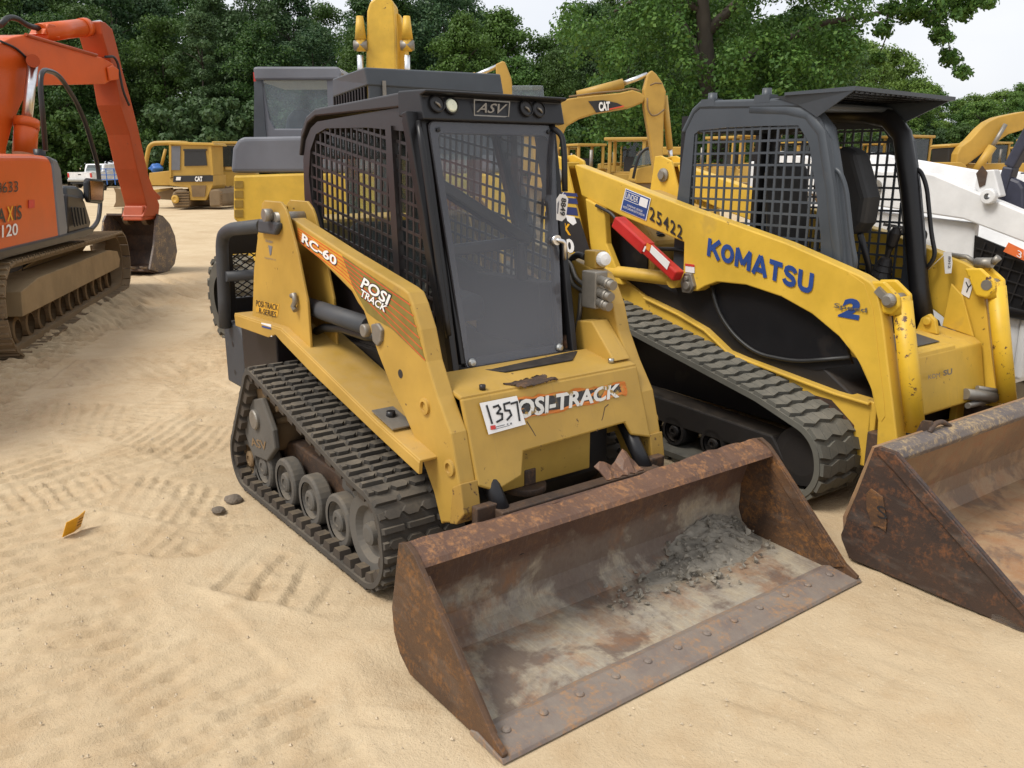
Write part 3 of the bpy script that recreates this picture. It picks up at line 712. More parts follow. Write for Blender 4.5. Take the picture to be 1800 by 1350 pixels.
m = MB(); m.box(-.61,-.57,-.33,.33,.93,1.20); m.box(-.61,-.57,-.33,-.26,1.20,1.76); m.box(-.61,-.57,.26,.33,1.20,1.76); m.box(-.61,-.57,-.26,.26,1.70,1.76); m.build('rear_wall', M['black'], cab)
# fascia with lamp recesses
m = MB(); fx = .575
m.prism([Vector(q) for q in ((.40,-.358,1.958),(.615,-.358,1.952),(.612,-.358,1.940),(.575,-.358,1.932),(.600,-.358,1.842),(.565,-.358,1.838),(.40,-.358,1.86))], (0,.716,0))
fa = m.build('fascia', M['black'], L1, bevel=.006)
def onx(px, py, x): return F1.p(px, py, 0, x)
xf_ = .589
for px, py, kind in ((768,183,0),(793,186,1),(925,191,0),(947,193,0)):
    k = onx(px, py, xf_); ax_ = Vector((1,0,.27)).normalized()
    MB().lathe([(.034,-.004),(.034,.007),(.029,.009),(.027,.001)], k, ax_, 24).build('lamp_bezel', M['black'], fa)
    if kind: MB().lathe([(.028,.002),(.022,.010),(.001,.013)], k, ax_, 24).build('work_lamp', M['lens'], fa)
    else:
        m = MB(); m.cyl(k-ax_*.001, k+ax_*.0035, .028, n=22); lm = m.build('lamp_socket', M['ink'], fa)
        MB().tube([k+Vector((.004,-.01,.008)), k+Vector((.012,0,.0)), k+Vector((.008,.012,-.012))], .005, 6).build('lamp_wire', M['dull_steel'], fa)
q = [onx(*k, .590) for k in ((833,176),(895,180),(893,206),(833,203))]; n1 = Vector((1,0,.27)).normalized()
m = MB()
for a, b in zip(q, q[1:]+q[:1]): stroke(m, [a+n1*.004, b+n1*.004], .005, n1)
np_ = m.build('nameplate_border', M['dull_steel'], fa, fix=False)
lettering('nameplate_lettering', 'ASV', [onx(*k, .590) for k in ((839,181),(891,184),(886,201),(836,198))], M['dull_steel'], fa, n1*.005, .012, .25)
# front posts, door and frame
DB = [(.735,-.265,.865),(.735,.245,.865)]; DT = [(.572,-.318,1.838),(.572,.312,1.838)]
def door(u, v, off=0.):
    a = Vector(DB[0]).lerp(Vector(DB[1]), u); b = Vector(DT[0]).lerp(Vector(DT[1]), u); return a.lerp(b, v)+Vector((.986,0,.167))*off
m = MB()
for u0, u1, v0, v1 in ((-.14,-.02,-.06,1.02),(1.004,1.028,-.06,1.02)):
    A = [door(u0,v0,-.06), door(u1,v0,-.06), door(u1,v1,-.06), door(u0,v1,-.06)]; m.hexa(A, [k+Vector((.045,0,.008)) for k in A])
A = [door(-.14,.96,-.055), door(1.03,.96,-.055), door(1.03,1.04,-.055), door(-.14,1.04,-.055)]; m.hexa(A, [k+Vector((.04,0,.006)) for k in A])
m.bar((.545,-.343,1.85),(.745,-.335,.86),.03,.04); m.bar((.545,.318,1.85),(.745,.30,.86),.03,.04)
m.bar((.525,-.30,1.80),(.725,-.285,.88),.02,.03)
m.build('front_post', M['black'], cab, bevel=.005)
m = MB(); m.prism([Vector(q) for q in ((.70,-.33,.862),(.86,-.16,.853),(.86,.20,.853),(.78,.30,.862),(.60,.30,.862),(.60,-.33,.862))], (0,0,.008)); m.build('door_sill', M['black_dusty'], cab, bevel=.004)
m = MB(); m.box(-.5,.74,-.32,.32,.80,.845); m.build('cab_floor', M['black_dusty'], cab)
def rrect(u0, u1, v0, v1, r, off, n=6):
    out = []
    for cu, cv, a0 in ((u1-r, v1-r*.6, 0), (u0+r, v1-r*.6, 90), (u0+r, v0+r*.6, 180), (u1-r, v0+r*.6, 270)):
        for k in range(n+1):
            a = R(a0+90*k/n); out.append(door(cu+r*math.cos(a), cv+r*.6*math.sin(a), off))
    return out
o0 = rrect(-.015,1.01,-.012,1.0,.05,.0); i0 = rrect(.045,.955,.035,.955,.05,.0); m = MB(); nn_ = len(o0)
for i in range(nn_):
    j = (i+1) % nn_; A = [o0[i], o0[j], i0[j], i0[i]]; m.hexa(A, [k+Vector((-.018,0,-.003)) for k in A])
dr = m.build('door', M['dark_brownish'], L1)
m = MB(); pane = rrect(-.01,1.005,-.008,.996,.05,.006); m.add(pane, [tuple(range(len(pane)))]); m.build('windshield', M['door_glass'], dr)
for u, v in ((.045,.018),(.962,.022)):
    k = door(u, v, .006); MB().lathe([(.019,0),(.019,.006),(.013,.013),(.001,.015)], k, (.986,0,.167), 16).build('door_bolt', M['steel'], dr)
for u, v in ((.05,.965),(.95,.97)):
    k = door(u, v, .006); MB().lathe([(.010,0),(.009,.006),(.001,.008)], k, (.986,0,.167), 12).build('door_rivet', M['black'], dr)
m = MB(); k = door(.955,.50,.012); m.tube([k, k+Vector((.03,.0,0)), k+Vector((.035,.03,-.01)), k+Vector((.03,.035,-.085))], .010, 8, bend=.02); m.cyl(k-Vector((.01,0,0)), k+Vector((.02,0,0)), .022, n=14); m.build('door_handle', M['chrome'], dr)
q = [door(.13,.42,-.09), door(.24,.42,-.09), door(.24,.345,-.09), door(.13,.345,-.09)]
# grab handles
for sg in (-1, 1):
    m = MB()
    if sg < 0: ps = [(.56,-.36,1.832),(.60,-.375,1.78),(.62,-.375,1.70),(.74,-.36,1.05),(.72,-.34,1.0)]
    else:
        ps = [F1.p(966,222,0,.57), F1.p(988,236,0,.62), F1.p(992,270,0,.65), F1.p(993,336,0,.68)]
    m.tube(ps, .013, 10, bend=.05); m.build('grab_handle', M['black'], cab)
    if sg > 0: HK = ps[-1]
# interior: seat, lap bar, consoles
m = MB(); m.prism([Vector(q) for q in ((-.36,-.20,1.02),(-.42,-.20,1.38),(-.34,-.20,1.40),(-.26,-.20,1.10),(.22,-.20,1.06),(.22,-.20,.94),(-.30,-.20,.94))], (0,.40,0)); st = m.build('operator_seat', M['seat'], cab, bevel=.03, seg=3)
m = MB(); m.bar((.15,.335,1.84),(.42,.29,1.33),.09,.06); m.bar((.42,.29,1.33),(.50,-.29,1.62),.06,.05); m.bar((.42,.29,1.33),(.40,-.28,1.30),.05,.05); m.build('lap_bar', M['black'], cab, bevel=.01)
m = MB(); m.box(.1,.60,-.315,-.22,.86,1.16); m.box(.1,.60,.22,.315,.86,1.16); m.tube([(.45,.24,1.16),(.47,.22,1.33)],[.03,.016],10); m.tube([(.45,-.24,1.16),(.47,-.22,1.33)],[.03,.016],10); m.build('control_console', M['black_dusty'], cab, bevel=.01)
m = MB(); q = [Vector((.603,k[0],k[1])) for k in ((-.30,1.13),(-.225,1.13),(-.225,1.04),(-.30,1.04))]; m.prism(q, (.002,0,0)); m.build('safety_label', M['tag_paper'], cab)
# ---- hydraulic couplers on the far arm
m = MB()
def on(px, py, y=.452): return F1.p(px, py, 1, y)
for ps in ([(985,455),(1003,462),(1012,490),(1030,503),(1040,505)], [(985,462),(998,470),(1006,500),(1025,512),(1034,518)], [(1022,515),(1018,560),(1010,585)]):
    m.tube([on(*k, .445) for k in ps], .011, 8, bend=.03)
hp = m.build('hydraulic_pipe', M['dull_steel'], L1)
k0 = on(1048,505,.43); m = MB(); m.box(k0.x-.05,k0.x+.045,.385,.458,k0.z-.09,k0.z+.075); hb = m.build('coupler_block', M['dull_steel'], L1, bevel=.006)
for px, py in ((1054,492),(1050,512),(1047,528)):
    k = on(px, py, .41); m = MB(); m.cyl(k, k+Vector((.10,-.01,-.015)), .021, n=14); m.cyl(k+Vector((.05,-.005,-.007)), k+Vector((.075,-.0075,-.011)), .025, n=14); m.build('quick_coupler', M['dull_steel'], hb)
k = on(1052,452,.50); m = MB(); m.box(k.x-.06,k.x+.02,.465,.53,k.z-.05,k.z+.03); kb = m.build('lamp_bracket', OY, L1, bevel=.006)
MB().lathe([(.03,0),(.034,.02),(.026,.045),(.001,.05)], (k.x+.02,.50,k.z-.005), (1,-.3,0), 18).build('bracket_knob', M['label_white'], kb)
m = MB(); g0 = [(.66,.80),(.70,.99),(.80,1.0),(.95,.845)]
m.prism([Vector((a, .36, b)) for a, b in g0], (0, .10, 0)); m.build('arm_gusset', OY, L1, bevel=.006)
m = MB(); m.tube([on(1028,452,.47), on(1015,447,.47), on(1005,455,.47), on(1003,468,.47)], .016, 8, bend=.03); m.build('hydraulic_hose', M['hose'], hp)
# ---- gravel left in the bucket, and the tag on the grab handle
random.seed(21); m = MB(); nx, ny = 26, 40; vs = []; fs = []
for i in range(nx):
    for j in range(ny):
        x = 1.262+.36*i/(nx-1); y = .02+.865*j/(ny-1)
        hgt = .085*math.exp(-((x-1.31)/.12)**2-((y-.66)/.20)**2)+.022*math.exp(-((x-1.38)/.10)**2-((y-.35)/.30)**2)
        hgt += random.uniform(0,.014)*min(1, hgt*18)
        fl = .036+max(0, (1.335-x))**2*9-max(0,x-1.335)*.055-.008
        vs.append((x, y, fl+hgt-.008))
for i in range(nx-1):
    for j in range(ny-1): fs.append((i*ny+j, (i+1)*ny+j, (i+1)*ny+j+1, i*ny+j+1))
m.add(vs, fs)
for _ in range(420):
    a, b = random.gauss(1.36,.10), random.gauss(.58,.23)
    if random.random() < .3: a, b = random.gauss(1.45,.05), random.uniform(-.1,.5)
    if not (1.27 < a < 1.7 and -.15 < b < .88): continue
    hgt = .085*math.exp(-((a-1.31)/.12)**2-((b-.66)/.20)**2)+.022*math.exp(-((a-1.38)/.10)**2-((b-.35)/.30)**2)
    s_ = random.choice((.004,.005,.006,.008,.010,.014,.020))*(.8 if random.random()<.7 else 1.1); c0 = Vector((a, b, .036+hgt+max(0,(1.335-a))**2*9))
    ps = [c0+Vector((random.uniform(-1,1), random.uniform(-1,1), random.uniform(-1,1))).normalized()*s_*random.uniform(.7,1.1) for _ in range(7)]
    bm = bmesh.new(); [bm.verts.new(p_) for p_ in ps]; bmesh.ops.convex_hull(bm, input=bm.verts); bm.verts.index_update(); bm.faces.ensure_lookup_table()
    m.add([v.co.copy() for v in bm.verts], [[v.index for v in f.verts] for f in bm.faces]); bm.free()
tag(m.build('gravel', M['gravel']), 'grey gravel left in the rusty bucket of the front loader', 'gravel', kind='stuff')
k = HK+Vector((.012,0,.02)); m = MB()
dn = Vector((0,0,-1)); sd = (_r*1.0); n_ = Vector((.8,-.6,0))
base = [k+sd*a+dn*b for a, b in ((-.028,.03),(-.008,.0),(.024,.004),(.034,.03),(.030,.165),(-.012,.175),(-.035,.168))]
tl = F1.poly([(978,350),(984,341),(994,342),(999,350),(995,382),(988,389),(978,386)], 0, .70)
m.prism(tl, (.002,-.002,0)); m.cyl(tl[1]+Vector((0,0,-.015)), HK, .0015, n=5)
hang = m.build('paper_tag', M['tag_paper']); tag(hang, 'white paper tag 8849 hanging from the grab handle of the front loader', 'tag')
lettering('tag_number', '8849', F1.poly([(996,349),(993,380),(984,378),(987,347)], 0, .70), M['ink'], hang, (.005,-.004,0), .03)
m = MB()
for i in range(3):
    a, b = F1.poly([(983.5-i*1.2,353+i*2),(981.5-i*.6,375)], 0, .70); stroke(m, [a+Vector((.004,-.006,0)), b+Vector((.004,-.006,0))], .003, (.2,-1,0))
m.build('tag_print', M['ink_soft'], hang, fix=False)
# ================================================================== 2. the bright yellow loader beside it
F2 = Fr(.41, 2.191, -.026)
L2 = thing('track_loader', 'bright yellow track loader with open dark grey cage cab and blue lettering on its arm', 'track loader', F2)
Y = M['yellow']
P2 = lambda l, y: F2.poly(l, 1, y)
# body
m = MB()
m.prism([Vector(q) for q in ((-1.25,-.45,.30),(-1.25,-.45,.95),(-.9,-.45,1.02),(.55,-.45,.74),(.95,-.45,.50),(.95,-.45,.28))], (0,.90,0))
cb = m.build('chassis', M['black_dusty'], L2, bevel=.01)
lo = [(1098,470),(1112,480),(1150,520),(1200,560),(1258,600),(1283,631),(1300,647),(1440,700),(1497,668),(1530,690),(1560,725),(1560,840),(1500,845),(1430,800),(1280,700),(1150,640),(1095,590)]
fk = [(-.86,.97),(-.60,.865),(-.30,.80),(-.08,.735),(.10,.635),(.22,.615),(.80,.545),(1.00,.535),(1.03,.20),(.80,.20),(.60,.40),(.20,.46),(-.3,.60),(-.8,.74),(-1.2,.86)]
for sg in (-1, 1):
    m = MB(); m.prism([Vector((a, sg*.475, b)) for a, b in fk], (0, -sg*.05, 0))
    m.sheet([(-.60,.868),(-.30,.803),(-.08,.738),(.10,.638),(.22,.618),(.80,.548),(1.00,.538)], .016, sg*.50, sg*.40)
    m.box(.99,1.03,*sorted((sg*.475,sg*.32)),.22,.54)
    sf = m.build('side_frame', M['yellow_worn'], L2, bevel=.006)
    m = MB(); m.prism([Vector((a, sg*.480, b)) for a, b in ((.46,.42),(.56,.505),(.78,.50),(.92,.40),(.93,.22),(.60,.26))], (0, -sg*.003, 0)); m.build('final_plate', M['rust_komatsu'], sf)
    # black side panel under the arm
    m = MB(); m.prism([Vector((a, sg*.455, b)) for a, b in ((-.40,1.02),(-.1,1.08),(.35,1.06),(.80,.82),(.86,.70),(.66,.63),(.22,.628),(.10,.66),(-.08,.75),(-.30,.83))], (0, -sg*.02, 0)); m.build('side_panel', M['black'], L2)
    # rear tower: two plates and a web
    tq = [(-1.60,.80),(-1.46,1.735),(-1.40,1.74),(-1.29,1.70),(-1.04,1.09),(-.98,.86)]
    m = MB(); m.prism([Vector((a, sg*.585, b)) for a, b in tq], (0, -sg*.02, 0)); m.prism([Vector((a, sg*.43, b)) for a, b in tq], (0, -sg*.02, 0))
    m.prism([Vector((-1.60,sg*.57,.8)),Vector((-1.46,sg*.57,1.73)),Vector((-1.44,sg*.57,1.73)),Vector((-1.58,sg*.57,.8))], (0,-sg*.13,0))
    m.box(-1.455,-1.30,*sorted((sg*.565,sg*.45)),1.66,1.69)
    tw = m.build('loader_tower', Y, L2, bevel=.005)
    for a, b in ((-1.36,1.60),):
        MB().lathe([(.05,0),(.05,.012),(.03,.02),(.03,.035),(.001,.035)], (a, sg*.585, b), (0,sg,0), 20).build('pivot_pin', M['dull_steel'], tw)
        MB().lathe([(.05,0),(.05,.012),(.03,.02),(.03,.035),(.001,.035)], (a, sg*.41, b), (0,-sg,0), 20).build('pivot_pin', M['dull_steel'], tw)
    if sg < 0:
        c = lambda l: F2.poly(l, 1, -.585); o = (0,-.003,0)
        for a, b in ((338,344),(347,357),(363,377)):
            patch('blue_stripe', c([(960,a-3),(1014,a+2),(1016.5,b+2),(960,b-3)]), M['navy'], tw, o)
        m = MB(); m.prism(c([(958,372),(1019,384),(1040,450),(958,430)]), (0,-.0012,0)); m.build('decal_field', M['ink'], tw)
        lettering('model_lettering', 'CK', c([(980,389),(1004,394),(1004.5,414),(980,410)]), M['marker'], tw, (0,-.004,0), .04)
        lettering('model_number', '30', c([(980,416),(1009,421),(1011,446),(980,440)]), M['label_white'], tw, (0,-.004,0), .04)
        m = MB(); m.prism(c([(995,378),(1010,381),(1014,392),(1008,396),(998,388)]), (0,-.004,0)); m.build('decal_wear', M['label_white'], tw)
    # lift cylinder along the body
    a = F2.p(1075,478,1,-.50); b = F2.p(1205,492,1,-.50)
    m = MB(); m.tube([Vector((a.x-.25, sg*.52, a.z-.0)), Vector((b.x-.02, sg*.52, b.z))], .042, 16); m.cyl((b.x-.05,sg*.56,b.z),(b.x-.05,sg*.45,b.z),.05)
    m.build('lift_cylinder', M['yellow_worn'], L2)
    # link lever below the tower
    m = MB(); m.prism([Vector((a_, sg*.55, b_)) for a_, b_ in ((-1.12,1.46),(-.93,1.40),(-.90,1.18),(-.78,1.00),(-.74,.93),(-1.0,.93),(-1.05,1.1))], (0,-sg*.05,0)); m.build('tower_link', Y, L2, bevel=.008)
# engine cover, muffler hose and grille behind the cab
m = MB(); m.prism([Vector(q) for q in ((-1.50,-.40,.90),(-1.50,-.40,1.40),(-1.36,-.40,1.50),(-.80,-.40,1.36),(-.62,-.40,1.20),(-.62,-.40,.90))], (0,.80,0)); ec = m.build('engine_cover', M['old_yellow_dusty'], L2, bevel=.04, seg=3)
m = MB(); m.prism([Vector((a,-.403,b)) for a, b in ((-1.02,1.30),(-.66,1.18),(-.66,.95),(-1.0,.95))], (0,-.01,0)); m.build('engine_grille', M['black'], ec)
m = MB(); a, b = F2.p(1105,385,1,-.30), F2.p(1160,425,1,-.30); n_ = 22
for i in range(n_):
    q = a.lerp(b, i/n_); q2 = a.lerp(b, (i+.55)/n_); m.cyl(q, q2, .055, n=14)
m.cyl(a, b, .047, n=14); m.build('air_hose', M['hose'], L2)
tubes('hydraulic_hose', M['hose'], L2, (F2.poly([(1150,437),(1185,438),(1205,442)],1,-.42), .012, 0), (F2.poly([(1250,500),(1262,548),(1290,590),(1330,622),(1400,636),(1495,628)],1,-.47), .011, .1), (F2.poly([(1048,361),(1075,375),(1088,392)],1,-.56), .011, .03))
# red safety strut
a, b = F2.p(1086,389,1,-.60), F2.p(1193,486,1,-.60); c1 = a.lerp(b, .52)
m = MB(); m.bar(a, c1, .075, .085, (0,1,0)); m.bar(c1-(b-a).normalized()*.05, b, .065, .07, (0,1,0)); st = m.build('safety_strut', M['red'], L2, bevel=.01)
q = F2.poly([(1146,431),(1178,461),(1173,474),(1143,443)], 1, -.634); patch('warning_label', q, M['label_white'], st, (0,-.005,0))
q = F2.poly([(1138,427),(1145,431),(1142,442),(1135,437)], 1, -.634); patch('warning_patch', q, M['decal_orange'], st, (0,-.005,0))
q = F2.poly([(1130,429),(1137,434),(1133,443),(1127,438)], 1, -.634); patch('warning_label', q, M['label_white'], st, (0,-.006,0))
# arms
KA = [(-1.26,1.668),(-1.241,1.675),(-.188,1.423),(.466,1.280),(.901,1.156),(.960,1.130),(.995,1.095),(1.030,1.00),(1.053,.917),(1.093,.753),(1.19,.376),(1.175,.325),(1.084,.321),(1.073,.471),(1.02,.62),(.934,.749),(.82,.845),(.656,.935),(.46,1.00),(.225,1.036),(.02,1.030),(-.07,.995),(-.13,.96),(-.19,.955),(-.225,.985),(-.24,1.05),(-.246,1.234),(-.805,1.365),(-1.182,1.475)]
for sg in (-1, 1):
    m = MB(); m.prism([Vector((a, sg*.53, b)) for a, b in KA], (0, -sg*.085, 0))
    ar = m.build('loader_arm', Y, L2, bevel=.007)
    m = MB(); m.prism([Vector((a, sg*.533, b)) for a, b in ((.84,1.165),(.93,1.12),(.99,1.0),(1.03,.84),(1.10,.56),(1.11,.50),(1.095,.47),(1.08,.52),(.98,.70),(.85,.85),(.80,.95))], (0,-sg*.003,0)); m.build('arm_plate', Y, ar, bevel=.002)
    m = MB(); m.prism([Vector((a, sg*.555, b)) for a, b in ((-.235,1.0),(-.21,1.06),(-.16,1.06),(-.13,.99),(-.165,.945),(-.22,.945))], (0,-sg*.03,0)); m.cyl((-.18,sg*.57,.99),(-.18,sg*.53,.99),.025,n=16); m.cyl((-.187,sg*.57,1.03),(-.187,sg*.53,1.03),.016,n=12); m.build('pin_plate', M['dull_steel'], ar, bevel=.005)
    # tilt cylinder in front of the arm, its ears and pins
    t0, t1 = Vector((1.085,sg*.452,1.045)), Vector((1.225,sg*.452,.44))
    m = MB(); m.prism([Vector((a, sg*.515, b)) for a, b in ((.93,1.13),(1.02,1.14),(1.10,1.08),(1.11,1.03),(1.07,.985),(1.01,.99))], (0,-sg*.022,0)); m.prism([Vector((a, sg*.415, b)) for a, b in ((.93,1.13),(1.02,1.14),(1.10,1.08),(1.11,1.03),(1.07,.985),(1.01,.99))], (0,-sg*.022,0)); m.build('cylinder_ear', M['yellow_chipped'], ar, bevel=.01)
    m = MB(); m.lathe([(.034,0),(.034,.015),(.022,.03),(.001,.03)], (1.06,sg*.516,1.055), (0,sg,0), 18); m.cyl((1.06,sg*.52,1.055),(1.06,sg*.39,1.055),.028,n=16); m.bar((.995,sg*.524,1.10),(1.05,sg*.524,1.06),.02,.035,(0,0,1)); m.build('cylinder_pin', M['dull_steel'], ar)
    m = MB(); m.tube([t0, t1], .046, 18); m.cyl(t0+Vector((-.02,0,.02)), t0+Vector((0,0,-.06)), .052, n=18)
    tc_ = m.build('tilt_cylinder', M['yellow_chipped'], L2)
    m = MB(); m.cyl(t1, t1.lerp(t0,-.18), .024, n=14); m.build('cylinder_rod', M['chrome'], tc_)
    m = MB(); m.bar(t0+Vector((-.075,0,-.02)), t1+Vector((-.075,0,.0)), .012, .02); m.build('hydraulic_pipe', M['dull_steel'], tc_)
    if sg < 0: KAR = ar
c = lambda l: F2.poly(l, 1, -.533); o = (0,-.003,0)
block_lettering('brand_lettering', 'KOMATSU', (1.0,1.0,1.2,1.08,.92,.92,.98), c([(1246,418),(1434,482),(1430,519),(1243,449)]), M['royal'], KAR, o, .25)
for i, ch_ in enumerate('25422'):
    x = 1142+i*12.1; yv = 362+i*7.6
    lettering('fleet_number', ch_, c([(x+1,yv),(x+10,yv+5.5),(x+9,yv+29),(x,yv+23.5)]), M['ink'], KAR, o, .02)
# dealer sign
S_ = [(1100,331),(1144.5,349),(1136,388),(1091,369)]
patch('dealer_sign', c(S_), M['label_white'], KAR, (0,-.002,0))
def sq(u0,u1,v0,v1):
    A = [Vector((*k,0)) for k in S_]; f_ = lambda u,v: (lambda z: (z.x,z.y))((A[0].lerp(A[1],u)).lerp(A[3].lerp(A[2],u),v))
    return c([f_(u0,v0),f_(u1,v0),f_(u1,v1),f_(u0,v1)])
patch('sign_field', sq(.03,.97,.03,.97), M['royal'], KAR, (0,-.0045,0))
lettering('sign_lettering', 'LINDER', sq(.09,.57,.15,.40), M['label_white'], KAR, (0,-.0065,0), .0)
m = MB()
for a, b in ((sq(.06,.60,.09,.47)[0:2]), (sq(.06,.60,.09,.47)[2:4]), (sq(.06,.60,.09,.47)[0:4:3])): stroke(m, [a+Vector((0,-.006,0)), b+Vector((0,-.006,0))], .003, (0,-1,0))
m.build('sign_border', M['label_white'], KAR, fix=False)
patch('sign_panel', sq(.62,.93,.09,.47), M['label_white'], KAR, (0,-.0065,0))
lettering('sign_small_print', 'FLORIDA NO. GEORGIA', sq(.22,.82,.62,.71), M['label_white'], KAR, (0,-.0065,0), .0)
lettering('sign_small_print', 'NORTH CAROLINA SOUTH CAROLINA', sq(.08,.92,.75,.85), M['label_white'], KAR, (0,-.0065,0), .0)
patch('warning_label', c([(1205,463),(1221,465),(1221,480),(1205,478)]), M['label_white'], KAR, (0,-.002,0)); patch('warning_patch', c([(1205,463),(1221,465),(1221,469),(1205,467)]), M['sign_red'], KAR, (0,-.0045,0))
lettering('speed_number', '2', c([(1487,523),(1518,527),(1510,563),(1473,556)]), M['royal'], KAR, (0,-.004,0), .05)
lettering('speed_lettering', 'Speed', c([(1468,532),(1526,541),(1525,552),(1467,543)]), M['steel'], KAR, (0,-.0075,0), .02)
# front cross frame between the arms
m = MB()
m.prism([Vector((a,-.43,b)) for a, b in ((.80,.80),(1.02,.765),(1.06,.74),(1.12,.45),(1.09,.43),(1.0,.70),(.80,.74))], (0,.86,0))
cf = m.build('cross_frame', M['yellow_worn'], L2, bevel=.008)
m = MB(); m.prism([Vector((a,-.26,b)) for a, b in ((1.035,.765),(1.055,.757),(1.068,.70),(1.048,.70))], (0,.42,0)); m.build('cross_pad', M['yellow_worn'], cf, bevel=.004)
m = MB(); m.prism([Vector((a,-.30,b)) for a, b in ((.84,.803),(1.00,.777),(1.0,.774),(.84,.80))], (0,.40,0)); m.build('grip_pad', M['slate'], cf)
onk = lambda px, py: F2.p(px, py, 0, 1.105)
lettering('worn_lettering', 'KOM', [onk(*k) for k in ((1632,659),(1652,655),(1652,663),(1632,667))], M['ink_soft'], cf, (.0,0,0), .0)
lettering('worn_lettering', 'SU', [onk(*k) for k in ((1658,651),(1674,647),(1674,658),(1658,661))], M['dull_steel'], cf, (.0,0,0), .04)
for sg in (-1, 1):
    m = MB(); m.prism([Vector(q) for q in ((.84,sg*.43,.80),(1.02,sg*.43,.765),(.93,sg*.43,.98),(.86,sg*.43,1.04))], (0,-sg*.015,0)); m.build('frame_gusset', Y, cf, bevel=.004)
    m = MB(); m.prism([Vector((a, sg*.25, b)) for a, b in ((.80,.79),(.92,.785),(.90,.86),(.86,.89),(.82,.86))], (0,-sg*.03,0)); m.cyl((.86,sg*.26,.85),(.86,sg*.20,.85),.022,n=14); m.build('cab_hinge', Y, cf, bevel=.006)
m = MB(); m.cyl((1.12,.20,.50),(1.17,.42,.46),.03,n=12); m.cyl((1.13,.30,.52),(1.18,.44,.49),.014,n=10); m.cyl((1.14,.44,.43),(1.14,.20,.44),.016,n=10); m.build('hydraulic_coupler', M['dull_steel'], L2)
m = MB(); m.box(1.10,1.16,-.50,.50,.10,.34); m.box(1.02,1.20,-.52,-.40,.12,.40); m.box(1.02,1.20,.40,.52,.12,.40); m.build('coupler', M['rust_dark'], L2, bevel=.006)
# ---- tracks
KL = round_loop([(-1.40,.024,.16),(-1.05,.86,.16),(.55,.52,.6),(.93,.40,.20),(.99,.024,.20)], .0105); nK = len(KL)
for sg in (-1, 1):
    m = MB(); yo, yi = .79, .46; belt(m, KL, sg*yo, sg*yi, .03)
    rows = int(nK*.0105/.088); pitch = nK/rows
    for k in range(rows):   # zig-zag bars
        s = k*pitch; nz = 5; w = (yo-yi-.01)/nz; top = []; bot = []
        for i in range(nz+1):
            yv = sg*(yo-.005-i*w); zz = .010 if i % 2 else -.010
            top.append((.031+zz, yv)); bot.append((-.033+zz, yv))
        for i in range(nz):
            lug(m, KL, s, 0, [bot[i], bot[i+1], top[i+1], top[i]], .021, .9)
    tr = m.build('rubber_track', M['rubber_grey'], L2)
    m = MB(); m.prism([Vector(q) for q in ((-1.2,sg*.70,.18),(-1.2,sg*.70,.36),(.60,sg*.70,.30),(.70,sg*.70,.18))], (0,-sg*.16,0)); uc = m.build('undercarriage', M['black_dusty'], L2, bevel=.01)  # undercarriage and rollers coloured black to paint in the shadow under the arm
    for x in (-1.0,-.7,-.4,-.1,.2,.5):
        mt, mh = MB(), MB(); road_wheel(mt, mh, x, sg*.63, .145, .09, .14, sg); mt.add(mh.v, mh.f); mt.build('roller_wheel', M['black_dusty'], uc)
    m = MB(); m.lathe([(.155,-.06),(.16,0),(.155,.06),(.10,.07),(.001,.07)], (.775,sg*.63,.235), (0,sg,0), 28); m.build('idler_wheel', M['black_dusty'], uc)
    m = MB(); m.lathe([(.22,-.06),(.22,.06),(.12,.09),(.001,.09)], (-1.03,sg*.63,.62), (0,sg,0), 28); m.build('drive_sprocket', M['rust_komatsu'], uc)
# ---- cage cab
CWK = .393; SL = M['slate']
co = [(-.455,1.40),(-.395,1.93),(-.34,2.0),(-.2,2.0),(.25,1.985),(.40,1.965),(.51,1.90),(.575,1.80),(.64,1.55),(.70,1.28),(.735,1.05),(.74,.80),(-.45,.80)]
ci = [(-.355,1.29),(-.335,1.845),(-.30,1.865),(-.1,1.875),(.15,1.875),(.38,1.87),(.44,1.80),(.46,1.76),(.53,1.5),(.57,1.32),(.60,1.08),(.60,1.00),(-.35,1.02)]
kc = None
for sg in (-1, 1):
    m = MB()
    for i in range(13):
        A = [Vector((k[0], sg*CWK, k[1])) for k in (co[i], co[(i+1) % 13], ci[(i+1) % 13], ci[i])]; m.hexa(A, [k+Vector((0,-sg*.02,0)) for k in A])
    o_ = m.build('cab_side', SL, kc or L2)
    if kc is None: kc = o_; o_.name = 'cab'
    m = MB(); m.bars(ci, lambda u,v,d: Vector((u, sg*(CWK-.010)+d, v)), 0, R(90), .0635, .0575, .0125, .006, (.02,.02)); m.build('side_screen', SL, kc)
    # rounded front post
    m = MB(); pp = [Vector((a, sg*(CWK-.045), b)) for a, b in ((.06,1.968),(.30,1.95),(.43,1.92),(.52,1.83),(.60,1.55),(.66,1.28),(.72,1.0),(.78,.80))]
    m.tube(pp, .052, 14); m.build('front_post', SL if sg < 0 else M['black'], kc)
    m = MB(); hp = [(.55,1.66),(.63,1.65),(.68,1.56),(.74,1.30),(.78,1.18),(.73,1.10)]; m.tube([Vector((a, sg*(CWK-.03) if i in (0,5) else sg*(CWK-.02), b)) for i, (a, b) in enumerate(hp)], .012, 9, bend=.05); m.build('grab_handle', M['slate'] if sg < 0 else M['black'], kc)
    if sg > 0: KH = Vector((.74, CWK-.02, 1.10))
m = MB(); m.prism([Vector((a,-CWK-.006,b)) for a, b in ((-.44,1.86),(-.36,1.99),(-.30,2.03),(.30,2.01),(.42,1.985),(.42,1.955),(-.30,1.985),(-.34,1.96),(-.41,1.85))], (0,2*CWK+.012,0)); m.build('cab_roof', M['slate_light'] if False else SL, kc, bevel=.012)
